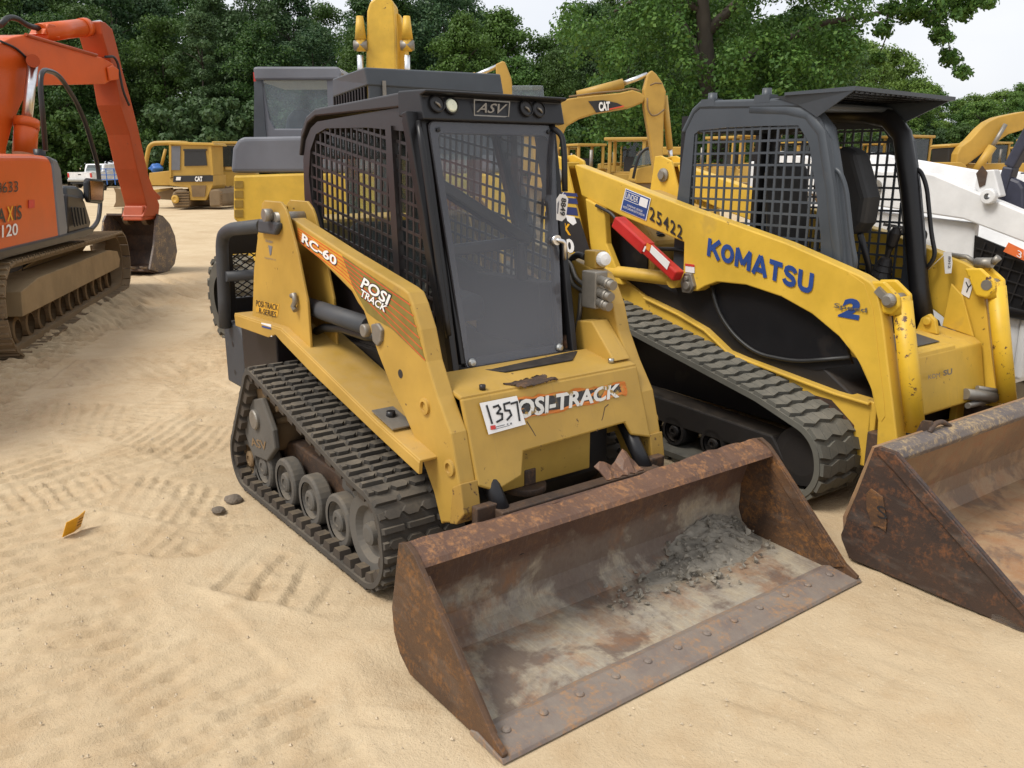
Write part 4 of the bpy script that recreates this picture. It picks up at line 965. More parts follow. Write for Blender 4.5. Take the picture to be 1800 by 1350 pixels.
for x in (-.24,.14):
    for sg in (-1,1): m = MB(); m.cyl((x,sg*.36,1.99),(x,sg*.36,2.07),.030,.024,14); m.box(x-.05,x+.05,*sorted((sg*.40,sg*.33)),1.995,2.035); m.build('roof_mount', SL, kc)
m = MB()   # sun visor: sloping top and two cheeks
zt = 2.03
m.hexa([Vector(q) for q in ((.30,-.42,2.02),(.735,-.46,2.015),(.735,.46,2.005),(.30,.42,2.01))], [Vector(q) for q in ((.30,-.42,2.035),(.735,-.46,2.035),(.735,.46,2.025),(.30,.42,2.025))])
for sg in (-1, 1):
    A = [Vector((.22,sg*.405,2.02)), Vector((.735,sg*.46,2.018)), Vector((.50,sg*.41,1.905)), Vector((.38,sg*.405,1.97))]; m.hexa(A, [k+Vector((0,-sg*.008,0)) for k in A])
vz = m.build('sun_visor', SL, kc)
m = MB(); m.bars([(.30,-.41),(.73,-.44),(.73,.44),(.30,.41)], lambda u,v,d: Vector((u,v,2.008+d)), 0, R(90), .045, .09, .008, .006); m.build('visor_mesh', M['black'], kc)
m = MB(); m.box(-.45,-.40,-.38,-.30,1.0,1.95); m.box(-.45,-.40,.30,.38,1.0,1.95); m.box(-.45,-.40,-.30,.30,1.88,1.95); m.box(-.45,-.40,-.3,.3,.9,1.18); m.build('rear_frame', M['black'], kc)
m = MB(); m.prism([Vector(q) for q in ((-.02,-.06,1.08),(-.10,-.06,1.62),(-.06,-.06,1.70),(.01,-.06,1.66),(.06,-.06,1.14),(.36,-.06,1.06),(.36,-.06,.98),(-.02,-.06,.98))], (0,.32,0)); m.build('operator_seat', M['seat'], kc, bevel=.04, seg=3)
m = MB(); m.box(-.30,.66,-.37,.37,.82,.86); m.box(-.2,.5,-.37,-.28,.86,1.04); m.box(-.2,.5,.28,.37,.86,1.04); m.box(.60,.70,-.30,.30,.80,.95); m.build('cab_floor', M['black_dusty'], kc)
for sg in (-1, 1):
    m = MB(); q = Vector((.50, sg*.30, 1.02)); m.lathe([(.075,0),(.06,.03),(.066,.035),(.05,.065),(.056,.07),(.04,.10),(.045,.105),(.03,.14),(.016,.15),(.016,.20),(.03,.22),(.034,.29),(.02,.32),(.001,.325)], q, (.25,0,1), 16); m.build('joystick', M['black_dusty'], kc)
m = MB(); m.prism([Vector(q) for q in ((.36,.05,1.36),(.28,.05,1.72),(.33,.05,1.78),(.43,.05,1.74),(.53,.05,1.50),(.52,.05,1.36),(.46,.05,1.28))], (0,.16,0)); m.build('lap_restraint', M['seat'], kc, bevel=.04, seg=3)
m = MB(); m.tube([Vector(q) for q in ((.48,.10,1.3),(.52,.20,1.05),(.3,.33,1.02),(-.25,.36,1.25))], .018, 8, bend=.1); m.tube([Vector(q) for q in ((.48,-.05,1.3),(.50,-.2,1.1),(.2,-.33,1.06),(-.25,-.36,1.25))], .018, 8, bend=.1); m.build('restraint_bar', M['black'], kc)
# ---- bucket
KW = 1.10
kin = [(1.452,.500),(1.425,.520),(1.40,.528),(1.345,.33),(1.30,.18),(1.31,.11),(1.36,.045),(1.45,.030),(2.02,.020)]
m = MB(); m.sheet(kin[2:], .016, -KW+.02, KW-.02); kb = m.build('bucket', M['rust_tan'], L2)
m = MB(); m.prism([Vector((a,-KW+.012,b)) for a, b in ((1.405,.508),(1.400,.535),(1.425,.541),(1.475,.528),(1.492,.498),(1.475,.470),(1.46,.475),(1.44,.50))], (0,2*KW-.024,0)); m.build('bucket_lip', M['rust_tan_lip'], kb, bevel=.006)
for sg in (-1, 1):
    sp = [(1.423,.545),(1.405,.535),(1.295,.105),(1.30,.085),(1.345,.012),(2.06,.0),(2.13,.0),(2.15,.03),(2.06,.115),(1.535,.515),(1.50,.54)]
    m = MB(); m.prism([Vector((a, sg*KW, b)) for a, b in sp], (0,-sg*.022,0)); m.build('bucket_side', M['rust_komatsu'], kb, bevel=.003)
    m = MB(); m.prism([Vector((a, sg*(KW+.002), b)) for a, b in ((1.43,.542),(1.50,.538),(1.535,.512),(2.06,.113),(2.15,.03),(2.13,.02),(2.03,.09),(1.50,.47),(1.42,.52))], (0,sg*.010,0)); m.build('side_cutter', M['rust_komatsu'], kb, bevel=.003)
    m = MB(); m.prism([Vector((a, sg*(KW), b)) for a, b in ((1.395,.33),(1.415,.36),(1.47,.34),(1.50,.235),(1.50,.195),(1.47,.205),(1.44,.20),(1.405,.265))], (0,sg*.008,0)); wp = m.build('side_pad', M['rust_side'], kb, bevel=.002)
    if sg < 0: lettering('cast_letter', 'S', F2.poly([(1541,886),(1559,893),(1560,914),(1543,910)], 1, -KW-.008), M['ink'], kb, (0,-.002,0), .0)
m = MB(); m.prism([Vector((a,-KW,b)) for a, b in ((1.95,.022),(1.98,.032),(2.15,.014),(2.15,.002),(1.95,.002))], (0,2*KW,0)); m.build('cutting_edge', M['rust_edge'], kb)
m = MB()
for y0 in (-.72,): m.tube([Vector((1.43,y0,.535)), Vector((1.42,y0+.05,.565)), Vector((1.42,y0+.12,.565)), Vector((1.43,y0+.17,.535))], .012, 8, bend=.03)
m.prism([Vector((1.36,-.70,.52)),Vector((1.43,-.70,.54)),Vector((1.42,-.70,.58)),Vector((1.38,-.70,.575))],(0,.02,0)); m.build('bucket_hook', M['rust_dark'], kb)
# number plate tag on its grab handle
tl = F2.poly([(1658,443),(1672,442),(1674,462),(1672,480),(1661,481)], 1, CWK-.01); m = MB(); m.prism(tl, (.002,-.002,0)); m.cyl(tl[0].lerp(tl[1],.5), KH, .0015, n=5)
h2 = m.build('paper_tag', M['tag_paper']); h2.location = F2.o; h2.rotation_euler = (0,0,F2.yaw); tag(h2, 'white paper tag 8012 hanging from the cage of the bright yellow loader', 'tag')
lettering('tag_number', '8012', F2.poly([(1671,450),(1670.5,471),(1666,471),(1666.5,450)], 1, CWK-.01), M['ink_soft'], h2, (.004,-.006,0), .03)
# valve on the far arm
m = MB(); a = F2.poly([(1670,448),(1700,452),(1715,462),(1745,462),(1756,452)], 1, .48); m.tube(a[:3], .014, 8); m.tube(a[2:4], .028, 10); m.tube(a[3:], .018, 10); m.build('hydraulic_valve', M['dull_steel'], L2)
# far arm label
patch('warning_label', [F2.p(x,y,1,.442) for x,y in ((1696,488),(1713,493),(1704,524),(1690,516))], M['label_white'], L2, (0,-.004,0))
m = MB(); A = [F2.p(x,y,1,.442) for x,y in ((1699,496),(1703,505),(1700,513),(1708,500))]; stroke(m, [A[0]+Vector((0,-.005,0)), A[1]+Vector((0,-.005,0)), A[2]+Vector((0,-.005,0))], .006, (0,-1,0)); stroke(m, [A[3]+Vector((0,-.005,0)), A[1]+Vector((0,-.005,0))], .006, (0,-1,0)); m.build('label_figure', M['ink'], L2, fix=False)

# ================================================================== 3. the white loader beyond
F3 = Fr(.2, 4.4, -.03)
L3 = thing('track_loader', 'white compact track loader with dark blue cab frame, parked furthest right', 'track loader', F3)
W = M['white']; P3 = lambda l: F3.poly(l, 1, -.70)
A3 = [(-1.15,1.74),(-.95,1.78),(-.02,1.63),(.20,1.635),(.36,1.61),(1.0,1.375),(1.55,1.16),(1.70,1.05),(1.85,.60),(1.90,.30),(1.72,.28),(1.60,.75),(1.45,.95),(1.0,1.20),(.60,1.325),(-.2,1.40),(-1.0,1.52)]
for sg in (-1, 1):
    m = MB(); m.prism([Vector((a, sg*.70, b)) for a, b in A3], (0,-sg*.10,0)); ar = m.build('loader_arm', W, L3, bevel=.01)
    MB().lathe([(.03,0),(.055,0),(.055,.02),(.03,.022),(.03,-.001)], (-.06,sg*.70,1.52), (0,sg,0), 20).build('pivot_pin', M['dull_steel'], ar)
    m = MB(); m.prism([Vector((a, sg*.64, b)) for a, b in ((-1.3,.55),(-1.25,1.70),(-.9,1.72),(-.60,1.38),(.66,1.30),(.68,.80),(.68,.55))], (0,-sg*.05,0)); bp_ = m.build('side_panel', W, L3, bevel=.01)
    if sg < 0:
        q = F3.poly([(1552,393),(1629,404),(1631,426),(1552,413)], 1, -.70)
    m = MB(); m.prism([Vector((a, sg*.66, b)) for a, b in ((.67,1.22),(.95,1.13),(1.22,1.0),(1.35,.72),(.70,.83))], (0,-sg*.02,0)); gp = m.build('side_grille', M['black'], L3)
    m = MB(); m.bars([(.69,1.2),(.95,1.11),(1.2,.98),(1.3,.75),(.71,.86)], lambda u,v,d: Vector((u, sg*.672+d, v)), R(-12), R(78), .07, .07, .007, .004); m.build('grille_mesh', M['black_dusty'], gp)
    m = MB(); m.tube([Vector((-.2,sg*.60,.80)), Vector((1.5,sg*.60,.74))], .06, 14); m.build('lift_cylinder', M['black'], L3)
    KL3 = round_loop([(-1.2,.024,.18),(-1.05,.62,.14),(.9,.56,.18),(1.12,.024,.2)], .02); m = MB(); belt(m, KL3, sg*.92, sg*.60, .03)
    for k in range(0, len(KL3), 5): lug(m, KL3, k, 0, [(-.03,sg*.915),(-.03,sg*.605),(.03,sg*.605),(.03,sg*.915)], .028, .8)
    tr = m.build('rubber_track', M['rubber_grey'], L3)
m = MB(); m.box(-1.3,1.0,-.58,.58,.25,1.0); m.build('chassis', W, L3, bevel=.02)
m = MB(); m.box(1.0,1.06,-.6,.6,.30,.78); m.build('front_plate', W, L3, bevel=.02)
q = P3([(1728,318),(1740,309),(1754,318),(1752,338),(1742,345)]); m = MB(); m.lathe([(.02,0),(.05,0),(.05,.05),(.02,.052)], q[4], (0,-1,0), 18); m.prism([k+Vector((0,.05,0)) for k in P3([(1705,330),(1712,300),(1740,298),(1752,345),(1725,352)])], (0,.08,0)); m.build('arm_lug', W, L3, bevel=.008)
m = MB(); m.prism(P3([(1720,300),(1730,290),(1735,310),(1729,325),(1717,325)]), (0,-.004,0)); 
NV = plain('dark_navy', (.035,.037,.058), .45); cf3 = None
for sg in (-1, 1):
    so = [(-.35,1.45),(-.30,1.95),(-.10,2.04),(.80,2.03),(.98,1.90),(.80,1.52),(.76,1.30)]
    m = MB(); y = sg*.42
    pts = F3.poly([(1733,366),(1762,282),(1785,222),(1800,198)], 1, -.42)
    m.bar((.67,y,1.28),(.73,y,1.66),.07,.10,(0,1,0)); m.bar((.73,y,1.66),(.88,y,2.03),.07,.10,(0,1,0)); m.bar((.86,y,2.03),(1.70,y,2.05),.07,.10,(0,1,0)); m.bar((1.70,y,2.05),(1.85,y,1.2),.07,.1,(0,1,0))
    o_ = m.build('cab_side', NV, cf3 or L3, bevel=.012)
    if cf3 is None: cf3 = o_; o_.name = 'cab'
    m = MB(); m.bars([(.72,1.40),(.92,1.99),(1.66,2.0),(1.78,1.4)], lambda u,v,d: Vector((u,y+d,v)), 0, R(90), .06, .06, .01, .006); m.build('side_screen', NV, cf3)
m = MB(); m.box(.90,1.8,-.44,.44,2.06,2.11); m.build('cab_roof', NV, cf3, bevel=.02)
m = MB(); q = F3.poly([(1742,330),(1762,305),(1792,318),(1800,330),(1800,372),(1740,350)], 1, -.46); m.prism(q, (0,.06,0)); m.build('cab_panel', NV, cf3, bevel=.02)
lettering('model_lettering', 'T200', F3.poly([(1553,391),(1632,404),(1632,430),(1553,416)], 1, -.70), M['ink'], L3, (0,-.01,0), .04, .25)
q = F3.poly([(1773,426),(1800,439),(1800,458),(1764,442)], 1, -.74); m = MB(); m.prism(q, (0,-.003,0)); ot = m.build('plastic_tag', M['orange_plastic']); ot.location = F3.o; ot.rotation_euler = (0,0,F3.yaw); tag(ot, 'orange plastic tag numbered 3 on the side of the white loader', 'tag')
lettering('tag_number', '3', F3.poly([(1790,439),(1798,443),(1796,455),(1788,450)], 1, -.74), M['label_white'], ot, (0,-.008,0), .0)
m = MB(); q = F3.poly([(1716,305),(1727,291),(1736,303),(1732,325),(1722,330)], 1, -.652); m.prism(q, (0,-.003,0)); m.build('arm_scuff', M['rust_dark'], L3)
# ================================================================== 4. orange excavator on the left
OR = M['orange']
H = Fr(-7.1, -.2, R(156))           # its tracks
L4 = thing('excavator', 'orange crawler excavator on muddy steel tracks, its boom and bucket reaching right', 'excavator', H)
HL = round_loop([(-1.75,.02,.34),(-1.75,.80,.34),(2.62,.80,.36),(2.62,.02,.36)], .03)
HL = round_loop([(-2.62,.02,.38),(-2.62,.84,.38),(2.60,.76,.34),(2.60,.02,.36)], .03); nH = len(HL)
for y0 in (.52, 2.50):
    m = MB(); belt(m, HL, y0-.12, y0-.40, .06)
    rows = int(nH*.03/.17); pit = nH/rows
    for k in range(rows):
        lug(m, HL, k*pit, 0, [(-.078,y0),(-.078,y0-.50),(.078,y0-.50),(.078,y0)], .018, 1., .0)
        lug(m, HL, k*pit, 0, [(-.06,y0),(-.06,y0-.50),(-.035,y0-.50),(-.035,y0)], .034, .9)
        lug(m, HL, k*pit, 0, [(.02,y0),(.02,y0-.50),(.04,y0-.50),(.04,y0)], .030, .9)
    ct = m.build('crawler_track', M['track_steel'], L4, bevel=0)
    m = MB(); m.prism([Vector((a, y0-.06, b)) for a, b in ((-2.1,.34),(-2.05,.56),(-1.5,.62),(1.55,.60),(2.05,.54),(2.15,.42),(2.05,.32))], (0,-.40,0))
    m.box(-1.35,-1.15,y0-.06,y0-.03,.34,.46); m.box(1.5,1.7,y0-.06,y0-.02,.40,.50); m.box(.1,.5,y0-.065,y0-.04,.52,.56)
    for k in range(5): m.box(-1.6+k*.72,-1.57+k*.72,y0-.062,y0-.045,.33,.60)
    m.cyl((.35,y0-.055,.47),(.35,y0-.07,.47),.05,n=16); m.prism([Vector(q) for q in ((-.9,y0-.06,.60),(1.9,y0-.06,.58),(1.5,y0-.22,.70),(-.6,y0-.22,.72))], (0,0,-.02)); m.box(1.85,1.95,y0-.06,y0+.02,.33,.40); m.box(-.95,-.85,y0-.06,y0+.02,.33,.42)
    tf = m.build('track_frame', M['mud_tan'], L4, bevel=.015)
    for k in range(11):
        x = -1.95+k*.38; MB().lathe([(.10,-.12),(.13,-.11),(.13,-.03),(.09,-.02),(.09,.05),(.13,.07),(.10,.10),(.001,.10)], (x,y0-.24,.19), (0,1,0), 16).build('track_roller', M['muddy'], tf)
    m = MB(); m.lathe([(.30,-.1),(.30,.06),(.26,.08),(.24,.05),(.12,.06),(.001,.07)], (-2.24,y0-.12,.42), (0,1,0), 24); m.build('drive_sprocket', M['dull_steel'], tf)
    m = MB(); m.lathe([(.28,-.1),(.28,.06),(.15,.08),(.001,.08)], (2.27,y0-.2,.38), (0,1,0), 24); m.build('idler_wheel', M['track_steel'], tf)
m = MB(); m.box(-.8,.8,.4,2.1,.45,.72); m.cyl((0,1.25,.6),(0,1.25,.95),.55,n=28); m.build('car_body', M['dark_brownish'], L4)
# upper structure
U = Fr(-7.05, -.15, R(153)); c = lambda l, y=0: [k for k in U.poly(l, 1, y)]
L4u = L4
def inU(pts):   # from upper-structure frame into the frame of the tracks
    out = []
    for q in pts:
        w = U.o+U.E[0]*q.x+U.E[1]*q.y+U.E[2]*q.z-H.o; out.append(Vector((w.dot(H.E[0]), w.dot(H.E[1]), w.dot(H.E[2]))))
    return out
yv = U.E[1]; yv = Vector((yv.dot(H.E[0]), yv.dot(H.E[1]), 0))     # sideways (towards the near side is -x of view)
side = -yv if yv.dot(Vector((0,-1,0))) < 0 else yv
def slab(name, pts, dep, mat, y=0., bevel=.02, parent=None, seg=2):
    m = MB(); m.prism(inU(c(pts, y)), yv*dep*INW); return m.build(name, mat, parent or L4, bevel=bevel, seg=seg)
INW = 1 if (U.o+U.E[1]-CAM).length > (U.o-U.E[1]-CAM).length else -1
house = slab('engine_housing', [(-190,300),(-190,268),(60,271),(86,274),(93,288),(106,424),(30,444),(-190,500)], 1.1, OR, bevel=.09, seg=4)
slab('counterweight', [(-420,300),(-400,272),(-190,268),(-190,505),(-420,560)], 2.3, OR, .0, .1)
slab('grey_trim', [(88,274),(101,280),(108,296),(120,402),(119,421),(104.5,425),(92,288)], 1.1, M['slate_light'], -.004, .03)
slab('storage_box', [(118,340),(142,344),(149,352),(161,392),(158,402),(120,412)], 1.0, M['dark_brownish'], -.002, .03)
sb = slab('storage_lid', [(116,326),(136,327),(147,335),(150,352),(118,354)], 1.0, M['slate'], .01, .03)
slab('sill', [(-200,505),(-190,486),(20,434),(105,414),(158,399),(168,400),(164,411),(150,417),(20,452),(-200,522)], .9, M['dark_brownish'], -.02, .02)
m = MB()
for i in range(5):
    a, b = inU(c([(126+i*5.4,364+i*.3),(132+i*4.9,398-i*1.2)], -.03)); m.bar(a, b, .014, .03)
m.build('vent_slot', M['ink'], sb)
off = [inU([Vector((0,0,0))])[0], inU([Vector((0,-INW*.012,0))])[0]]; off = off[1]-off[0]
def hl(name, txt, q, mat, b=.02, k=1.): lettering(name, txt, inU(c(q)), mat, house, off*k, b)
hl('model_lettering', 'Z A', [(-30,370),(8,365),(8,391),(-30,397)], M['ink'], .015)
hl('model_lettering', 'X', [(10,363.5),(21,362),(21,387),(10,389.5)], M['marker'], .02)
hl('model_lettering', 'IS', [(23,362),(36,360),(36,385),(23,387.5)], M['ink'], .012)
hl('model_number', '120', [(1,396),(29,392),(29,413),(1,418)], M['label_white'], .015)
hl('fleet_number', '8633', [(-9,321),(29.5,318),(29.5,337),(-9,340)], M['ink'], .0)
patch('reflector', inU(c([(49,352),(59,351),(59,365),(49,366)])), M['sign_red'], house, off)
m = MB(); A = inU(c([(72,272)], .1*INW)); 
a0 = inU(c([(70,272)], .35))[0]; m.cyl(a0-Vector((0,0,.1)), a0+Vector((0,0,.06)), .06, n=14); m.build('filler_cap', M['black'], L4)
# mirror on its tube, handrail behind
m = MB(); m.tube(inU(c([(150,410),(166,398),(174,385),(177,350),(172,290),(152,220),(135,180),(108,138),(95,127),(78,123),(72,130),(71,150),(80,265)], .05)), .026, 10, bend=.12); m.build('handrail', M['dark_brownish'], L4)
m = MB(); q = inU(c([(155,318),(158,313),(181,316),(184,324),(183,354),(179,358),(160,356),(156,348)], -.05)); m.prism(q, yv*INW*.06); mr = m.build('mirror', M['black'], L4, bevel=.02)
m = MB(); q = inU(c([(158,318),(181,320),(180,352),(160,351)], -.054)); m.prism(q, yv*-INW*.003); m.build('mirror_glass', plain('mirror_glass', (.25,.10,.06), .08, .9), mr)
# boom, stick and cylinders swing in a plane of their own
B = Fr(-8.27, -.99, R(137)); bw = .42
def inB(pts):
    out = []
    for q in pts:
        w = B.o+B.E[0]*q.x+B.E[1]*q.y+B.E[2]*q.z-H.o; out.append(Vector((w.dot(H.E[0]), w.dot(H.E[1]), w.dot(H.E[2]))))
    return out
byv = Vector((B.E[1].dot(H.E[0]), B.E[1].dot(H.E[1]), 0))
cb_ = lambda l, y=0.: inB(B.poly(l, 1, y))
near = -1 if (B.o-B.E[1]*.3-CAM).length < (B.o+B.E[1]*.3-CAM).length else 1
def bslab(name, pts, w, mat, bevel=.015, parent=None, y=None):
    y0 = near*w/2 if y is None else y
    m = MB(); m.prism(cb_(pts, y0), byv*(-near*w)); return m.build(name, mat, parent or L4, bevel=bevel)
boom = bslab('boom', [(-60,330),(-50,180),(-25,100),(0,76),(20,66),(42,61),(55,61),(110,80),(180,101),(200,112),(204,128),(196,142),(185,148),(70,150),(56,158),(40,178),(24,215),(12,260),(8,330)], .44, OR)
stick = bslab('stick', [(177,37),(185,39),(198,51),(207,85),(216,125),(229,170),(243,225),(262,310),(281,360),(279,380),(252,381),(258,362),(250,330),(241,297),(228,237),(211,185),(203,135),(190,95),(180,60)], .36, M['orange_worn'])
a, b = cb_([(70,58),(152,48)]); m = MB(); m.cyl(a, a.lerp(b,.95), .115, n=18); m.cyl(a.lerp(b,.88), a.lerp(b,1.0), .125, n=18); ac = m.build('arm_cylinder', OR, L4)
a2, b2 = cb_([(150,48),(176,43)]); MB().cyl(a2, b2, .06, n=14).build('cylinder_rod', M['chrome'], ac)
for yo in (.36, -.36):
    a, b = cb_([(43,272),(47,210)], yo*1.0); m = MB(); m.cyl(a, b, .13, n=18); m.cyl(a.lerp(b,.75), b, .14, n=18); lc = m.build('boom_cylinder', OR, L4)
    a, b = cb_([(47,212),(58,108)], yo); MB().cyl(a, b, .06, n=14).build('cylinder_rod', M['chrome'], lc)
    m = MB(); a = cb_([(58,107)], yo+.1)[0]; d = cb_([(58,107)], yo-.1)[0]; m.cyl(a, d, .075, n=16); m.build('cylinder_pin', M['orange_worn'], lc)
m = MB(); m.prism(cb_([(50,60),(60,42),(72,44),(82,68)], .1), byv*-.2); m.build('boom_bracket', OR, boom, bevel=.01)
tubes('hydraulic_pipe', M['orange_worn'], boom, (cb_([(45,61),(55,64),(110,80),(170,97)], near*.23), .022, 0))
tubes('hydraulic_hose', M['hose'], boom, (cb_([(185,100),(200,99),(207,110),(216,160),(227,185)], near*.24), .018, .15), (cb_([(0,72),(30,85),(52,108)], near*.24), .014, .2), (cb_([(0,45),(14,30),(30,32),(50,46),(70,50)], .0), .035, .2))
m = MB(); m.prism(cb_([(186,118),(195,114),(206,122),(206,140),(190,142)], near*.225), byv*near*.03); m.build('boom_pin', OR, boom, bevel=.02)
m = MB(); m.prism(cb_([(268,330),(284,346),(282,352),(262,345)], near*.06), byv*near*-.12); m.prism(cb_([(252,362),(278,366),(280,384),(250,388)], near*.16), byv*near*-.32); m.build('bucket_link', M['orange_worn'], stick, bevel=.02)
# its bucket, opening towards the camera
K = Fr(-11.15, 1.38, YAW+R(180)-R(8))
bx = lambda l, x: K.poly(l, 0, x)
m = MB()
def inK(q):
    w = K.o+K.E[0]*q.x+K.E[1]*q.y+K.E[2]*q.z-H.o; return Vector((w.dot(H.E[0]), w.dot(H.E[1]), w.dot(H.E[2])))
prf = [(.52,.10),(.25,.02),(.0,.01),(-.22,.10),(-.34,.30),(-.32,.55),(-.20,.75),(-.05,.86),(.12,.90)]
tmp = MB(); tmp.sheet(prf, -.03, -.43, .43); m.add([inK(Vector(q)) for q in tmp.v], tmp.f)
hb_ = m.build('bucket', M['rust_dark'], L4)
for sg in (-1, 1):
    tmp = MB(); tmp.prism([Vector((a, sg*.43, b)) for a, b in prf+[(.2,.82),(.33,.45)]], (0, sg*.03, 0)); m = MB(); m.add([inK(Vector(q)) for q in tmp.v], tmp.f); m.build('bucket_side', M['rust_tan_lip'], hb_)
    tmp = MB(); tmp.cyl((-.05,sg*.12,.86),(-.05,sg*.2,.86),.12,n=16); tmp.prism([Vector((-.2,sg*.14,.8)),Vector((.1,sg*.14,.86)),Vector((.05,sg*.14,1.02)),Vector((-.12,sg*.14,1.0))],(0,sg*.05,0)); m = MB(); m.add([inK(Vector(q)) for q in tmp.v], tmp.f); m.build('bucket_ear', M['track_steel'], hb_)
for i in range(5):
    y = -.38+i*.19; tmp = MB(); tmp.hexa([Vector(q) for q in ((.46,y-.05,.075),(.46,y+.05,.075),(.46,y+.05,.13),(.46,y-.05,.13))], [Vector(q) for q in ((.62,y-.03,.14),(.62,y+.03,.14),(.62,y+.03,.155),(.62,y-.03,.155))]); m = MB(); m.add([inK(Vector(q)) for q in tmp.v], tmp.f); m.build('bucket_tooth', M['rust_tan_lip'], hb_)

# ================================================================== 5. excavator with the grey cab seen from behind
V11, V12, V13 = Vf(11), Vf(12.6), Vf(13.4)
L5 = thing('excavator', 'yellow excavator with slate grey cab and hood, seen from behind above the front loader', 'excavator', V11)
def vp(V, pts, dep, name, mat, parent, bevel=.02, base=None, seg=2):
    base = base or V11; o_ = V.o-base.o; e = [Vector((o_.dot(base.E[0]), o_.dot(base.E[1]), o_.dot(base.E[2])))][0]
    m = MB(); m.prism([k+e for k in V.poly(pts, 0, 0)], (dep,0,0)); return m.build(name, mat, parent, bevel=bevel, seg=seg)
cw = vp(V11, [(410,308),(410,385),(420,393),(900,420),(900,305),(530,304)], 1.0, 'counterweight', M['yellow'], L5, .03)
vp(V11, [(405,304),(408,260),(418,244),(428,241),(900,232),(900,303)], 1.2, 'engine_hood', M['slate_light'], L5, .05, seg=3)
for i in range(4):
    y = 318+i*17; vp(Vf(10.99), [(412,y),(427,y),(427.5,y+13),(412.5,y+13)], .012, 'vent_panel', M['vent_yellow'], cw, 0)
# cab: frame, roof, rear window
cabk = vp(V12, [(446,226),(596,226),(596,245),(446,245)], 1.5, 'cab', M['slate_light'], L5, .02)
vp(Vf(12.55), [(444,118),(452,117),(594,117),(600,128),(600,140),(447,141)], 1.6, 'cab_roof', M['slate_light'], cabk, .03)
for a in ([(446,130),(458,130),(474,210),(484,230),(447,230)], [(574,138),(598,138),(598,230),(578,230)]): vp(V12, a, .10, 'cab_post', M['slate_light'], cabk, .01)
for a in ([(452,130),(460,130),(460,230),(452,230)], [(588,138),(598,138),(598,230),(588,230)]): vp(Vf(13.95), a, .10, 'cab_post', M['slate'], cabk, .01)
vp(Vf(12.58), [(447,132),(457,134),(461,150),(468,243),(446,243)], .02, 'door_edge', M['slate'], cabk, 0)
for dd_, nm_ in ((12.62, 'rear_window'), (13.98, 'front_window')):
    m = MB(); m.add([k+(Vf(dd_).o-V11.o).length*Vector((1,0,0)) for k in Vf(dd_).poly([(458,139),(580,139),(582,228),(484,228),(472,205)], 0, 0)], [(0,1,2,3,4)]); m.build(nm_, M['grey_glass'] if dd_ < 13 else M['cab_glass'], cabk)
vp(Vf(13.1), [(500,235),(503,205),(515,193),(530,190),(545,196),(553,235)], .2, 'operator_seat', M['slate'], cabk, .05)
vp(Vf(12.58), [(445,127),(449,127),(450,143),(446,143)], .04, 'tail_lamp', M['sign_red'], cabk, 0)
vp(V13, [(645,20),(650,3),(662,-6),(684,-6),(692,4),(696,60),(697,130),(700,300),(640,300)], .5, 'boom', M['yellow'], L5, .03)
vp(Vf(13.7), [(697,22),(704,26),(712,70),(716,128),(716,300),(697,300)], .4, 'boom_side', M['yellow'], L5, .02)
for x in (634, 716):
    a = V13.p(x, 28, 0, 0)+Vector((2.4,0,0)); 
    m = MB(); k0, k1 = [k+Vector((2.4,0,0)) for k in V13.poly([(x,72),(x-2,240)], 0, 0)]; m.cyl(k0+Vector((0,0,.34)), k0+Vector((0,0,.02)), .05, .085, 14); m.cyl(k0+Vector((0,0,.05)), k0-Vector((0,0,.14)), .07, n=14); m.cyl(k1+Vector((0,0,.9)), k1, .06, n=12)
    lc = m.build('boom_cylinder', M['yellow_worn'], L5)
    m = MB(); k0 = V13.p(x, 80, 0, 0)+Vector((2.4,0,0)); m.cyl(k0+Vector((0,-.10,0)), k0+Vector((0,.10,0)), .07, n=14); m.build('cylinder_pin', M['dull_steel'], lc)
    m = MB(); k0, k1 = [k+Vector((2.35,0,0)) for k in V13.poly([(x,98),(x,118)], 0, 0)]; m.cyl(k0, k1-Vector((0,0,.2)), .045, n=12); m.build('cylinder_rod', M['chrome'], lc)
m = MB(); m.box(0.2,3.2,-.9,1.2,.1,.85); m.box(-.2,3.6,1.5,2.1,.02,.85); m.box(-.2,3.6,-1.3,-.7,.02,.85); m.build('undercarriage', M['track_steel'], L5, bevel=.2)
vp(V12, [(600,180),(900,180),(900,300),(600,300)], 2.0, 'upper_body', M['yellow'], L5, .03)

# ================================================================== 6. loader with the dark flat roof, on tyres, right behind
F6 = Fr(-3.6, 1.55, 0)
L6 = thing('wheel_loader', 'yellow loader on chunky tyres under a tall dark flat roof, behind the front loader', 'loader', F6)
m = MB(); V7 = Vf(7.0)
def w6(q): w = V7.o+V7.E[0]*q.x+V7.E[1]*q.y+V7.E[2]*q.z-F6.o; return Vector((w.dot(F6.E[0]), w.dot(F6.E[1]), w.dot(F6.E[2])))
# roof: top edges traced, given its own depth
rp = [w6(V7.p(640,118,0,0)), w6(Vf(7.6).p(880,130,0,0)+Vector((.6,0,0))), w6(Vf(7.6).p(886,166,0,0)+Vector((.6,0,0))), w6(V7.p(646,150,0,0))]
lf = [w6(Vf(7.7).p(585,138,0,0)+Vector((.7,0,0))), w6(Vf(7.7).p(585,171,0,0)+Vector((.7,0,0)))]
bk_ = Vector((-1.3,.2,0))
m.add([rp[0],rp[1],rp[2],rp[3],lf[0],lf[1],rp[1]+bk_,rp[2]+bk_,lf[0]+bk_*.6+Vector((0,.5,0)),lf[1]+bk_*.6+Vector((0,.5,0))],
      [(0,1,2,3),(4,0,3,5),(0,4,8,6,1),(3,2,7,9,5),(1,6,7,2),(4,5,9,8),(6,8,9,7)])
m.build('canopy_roof', M['slate'], L6, bevel=.012)
m = MB(); e0, e1 = Vector((-.02,0,-.012)), Vector((-.02,0,-.012))
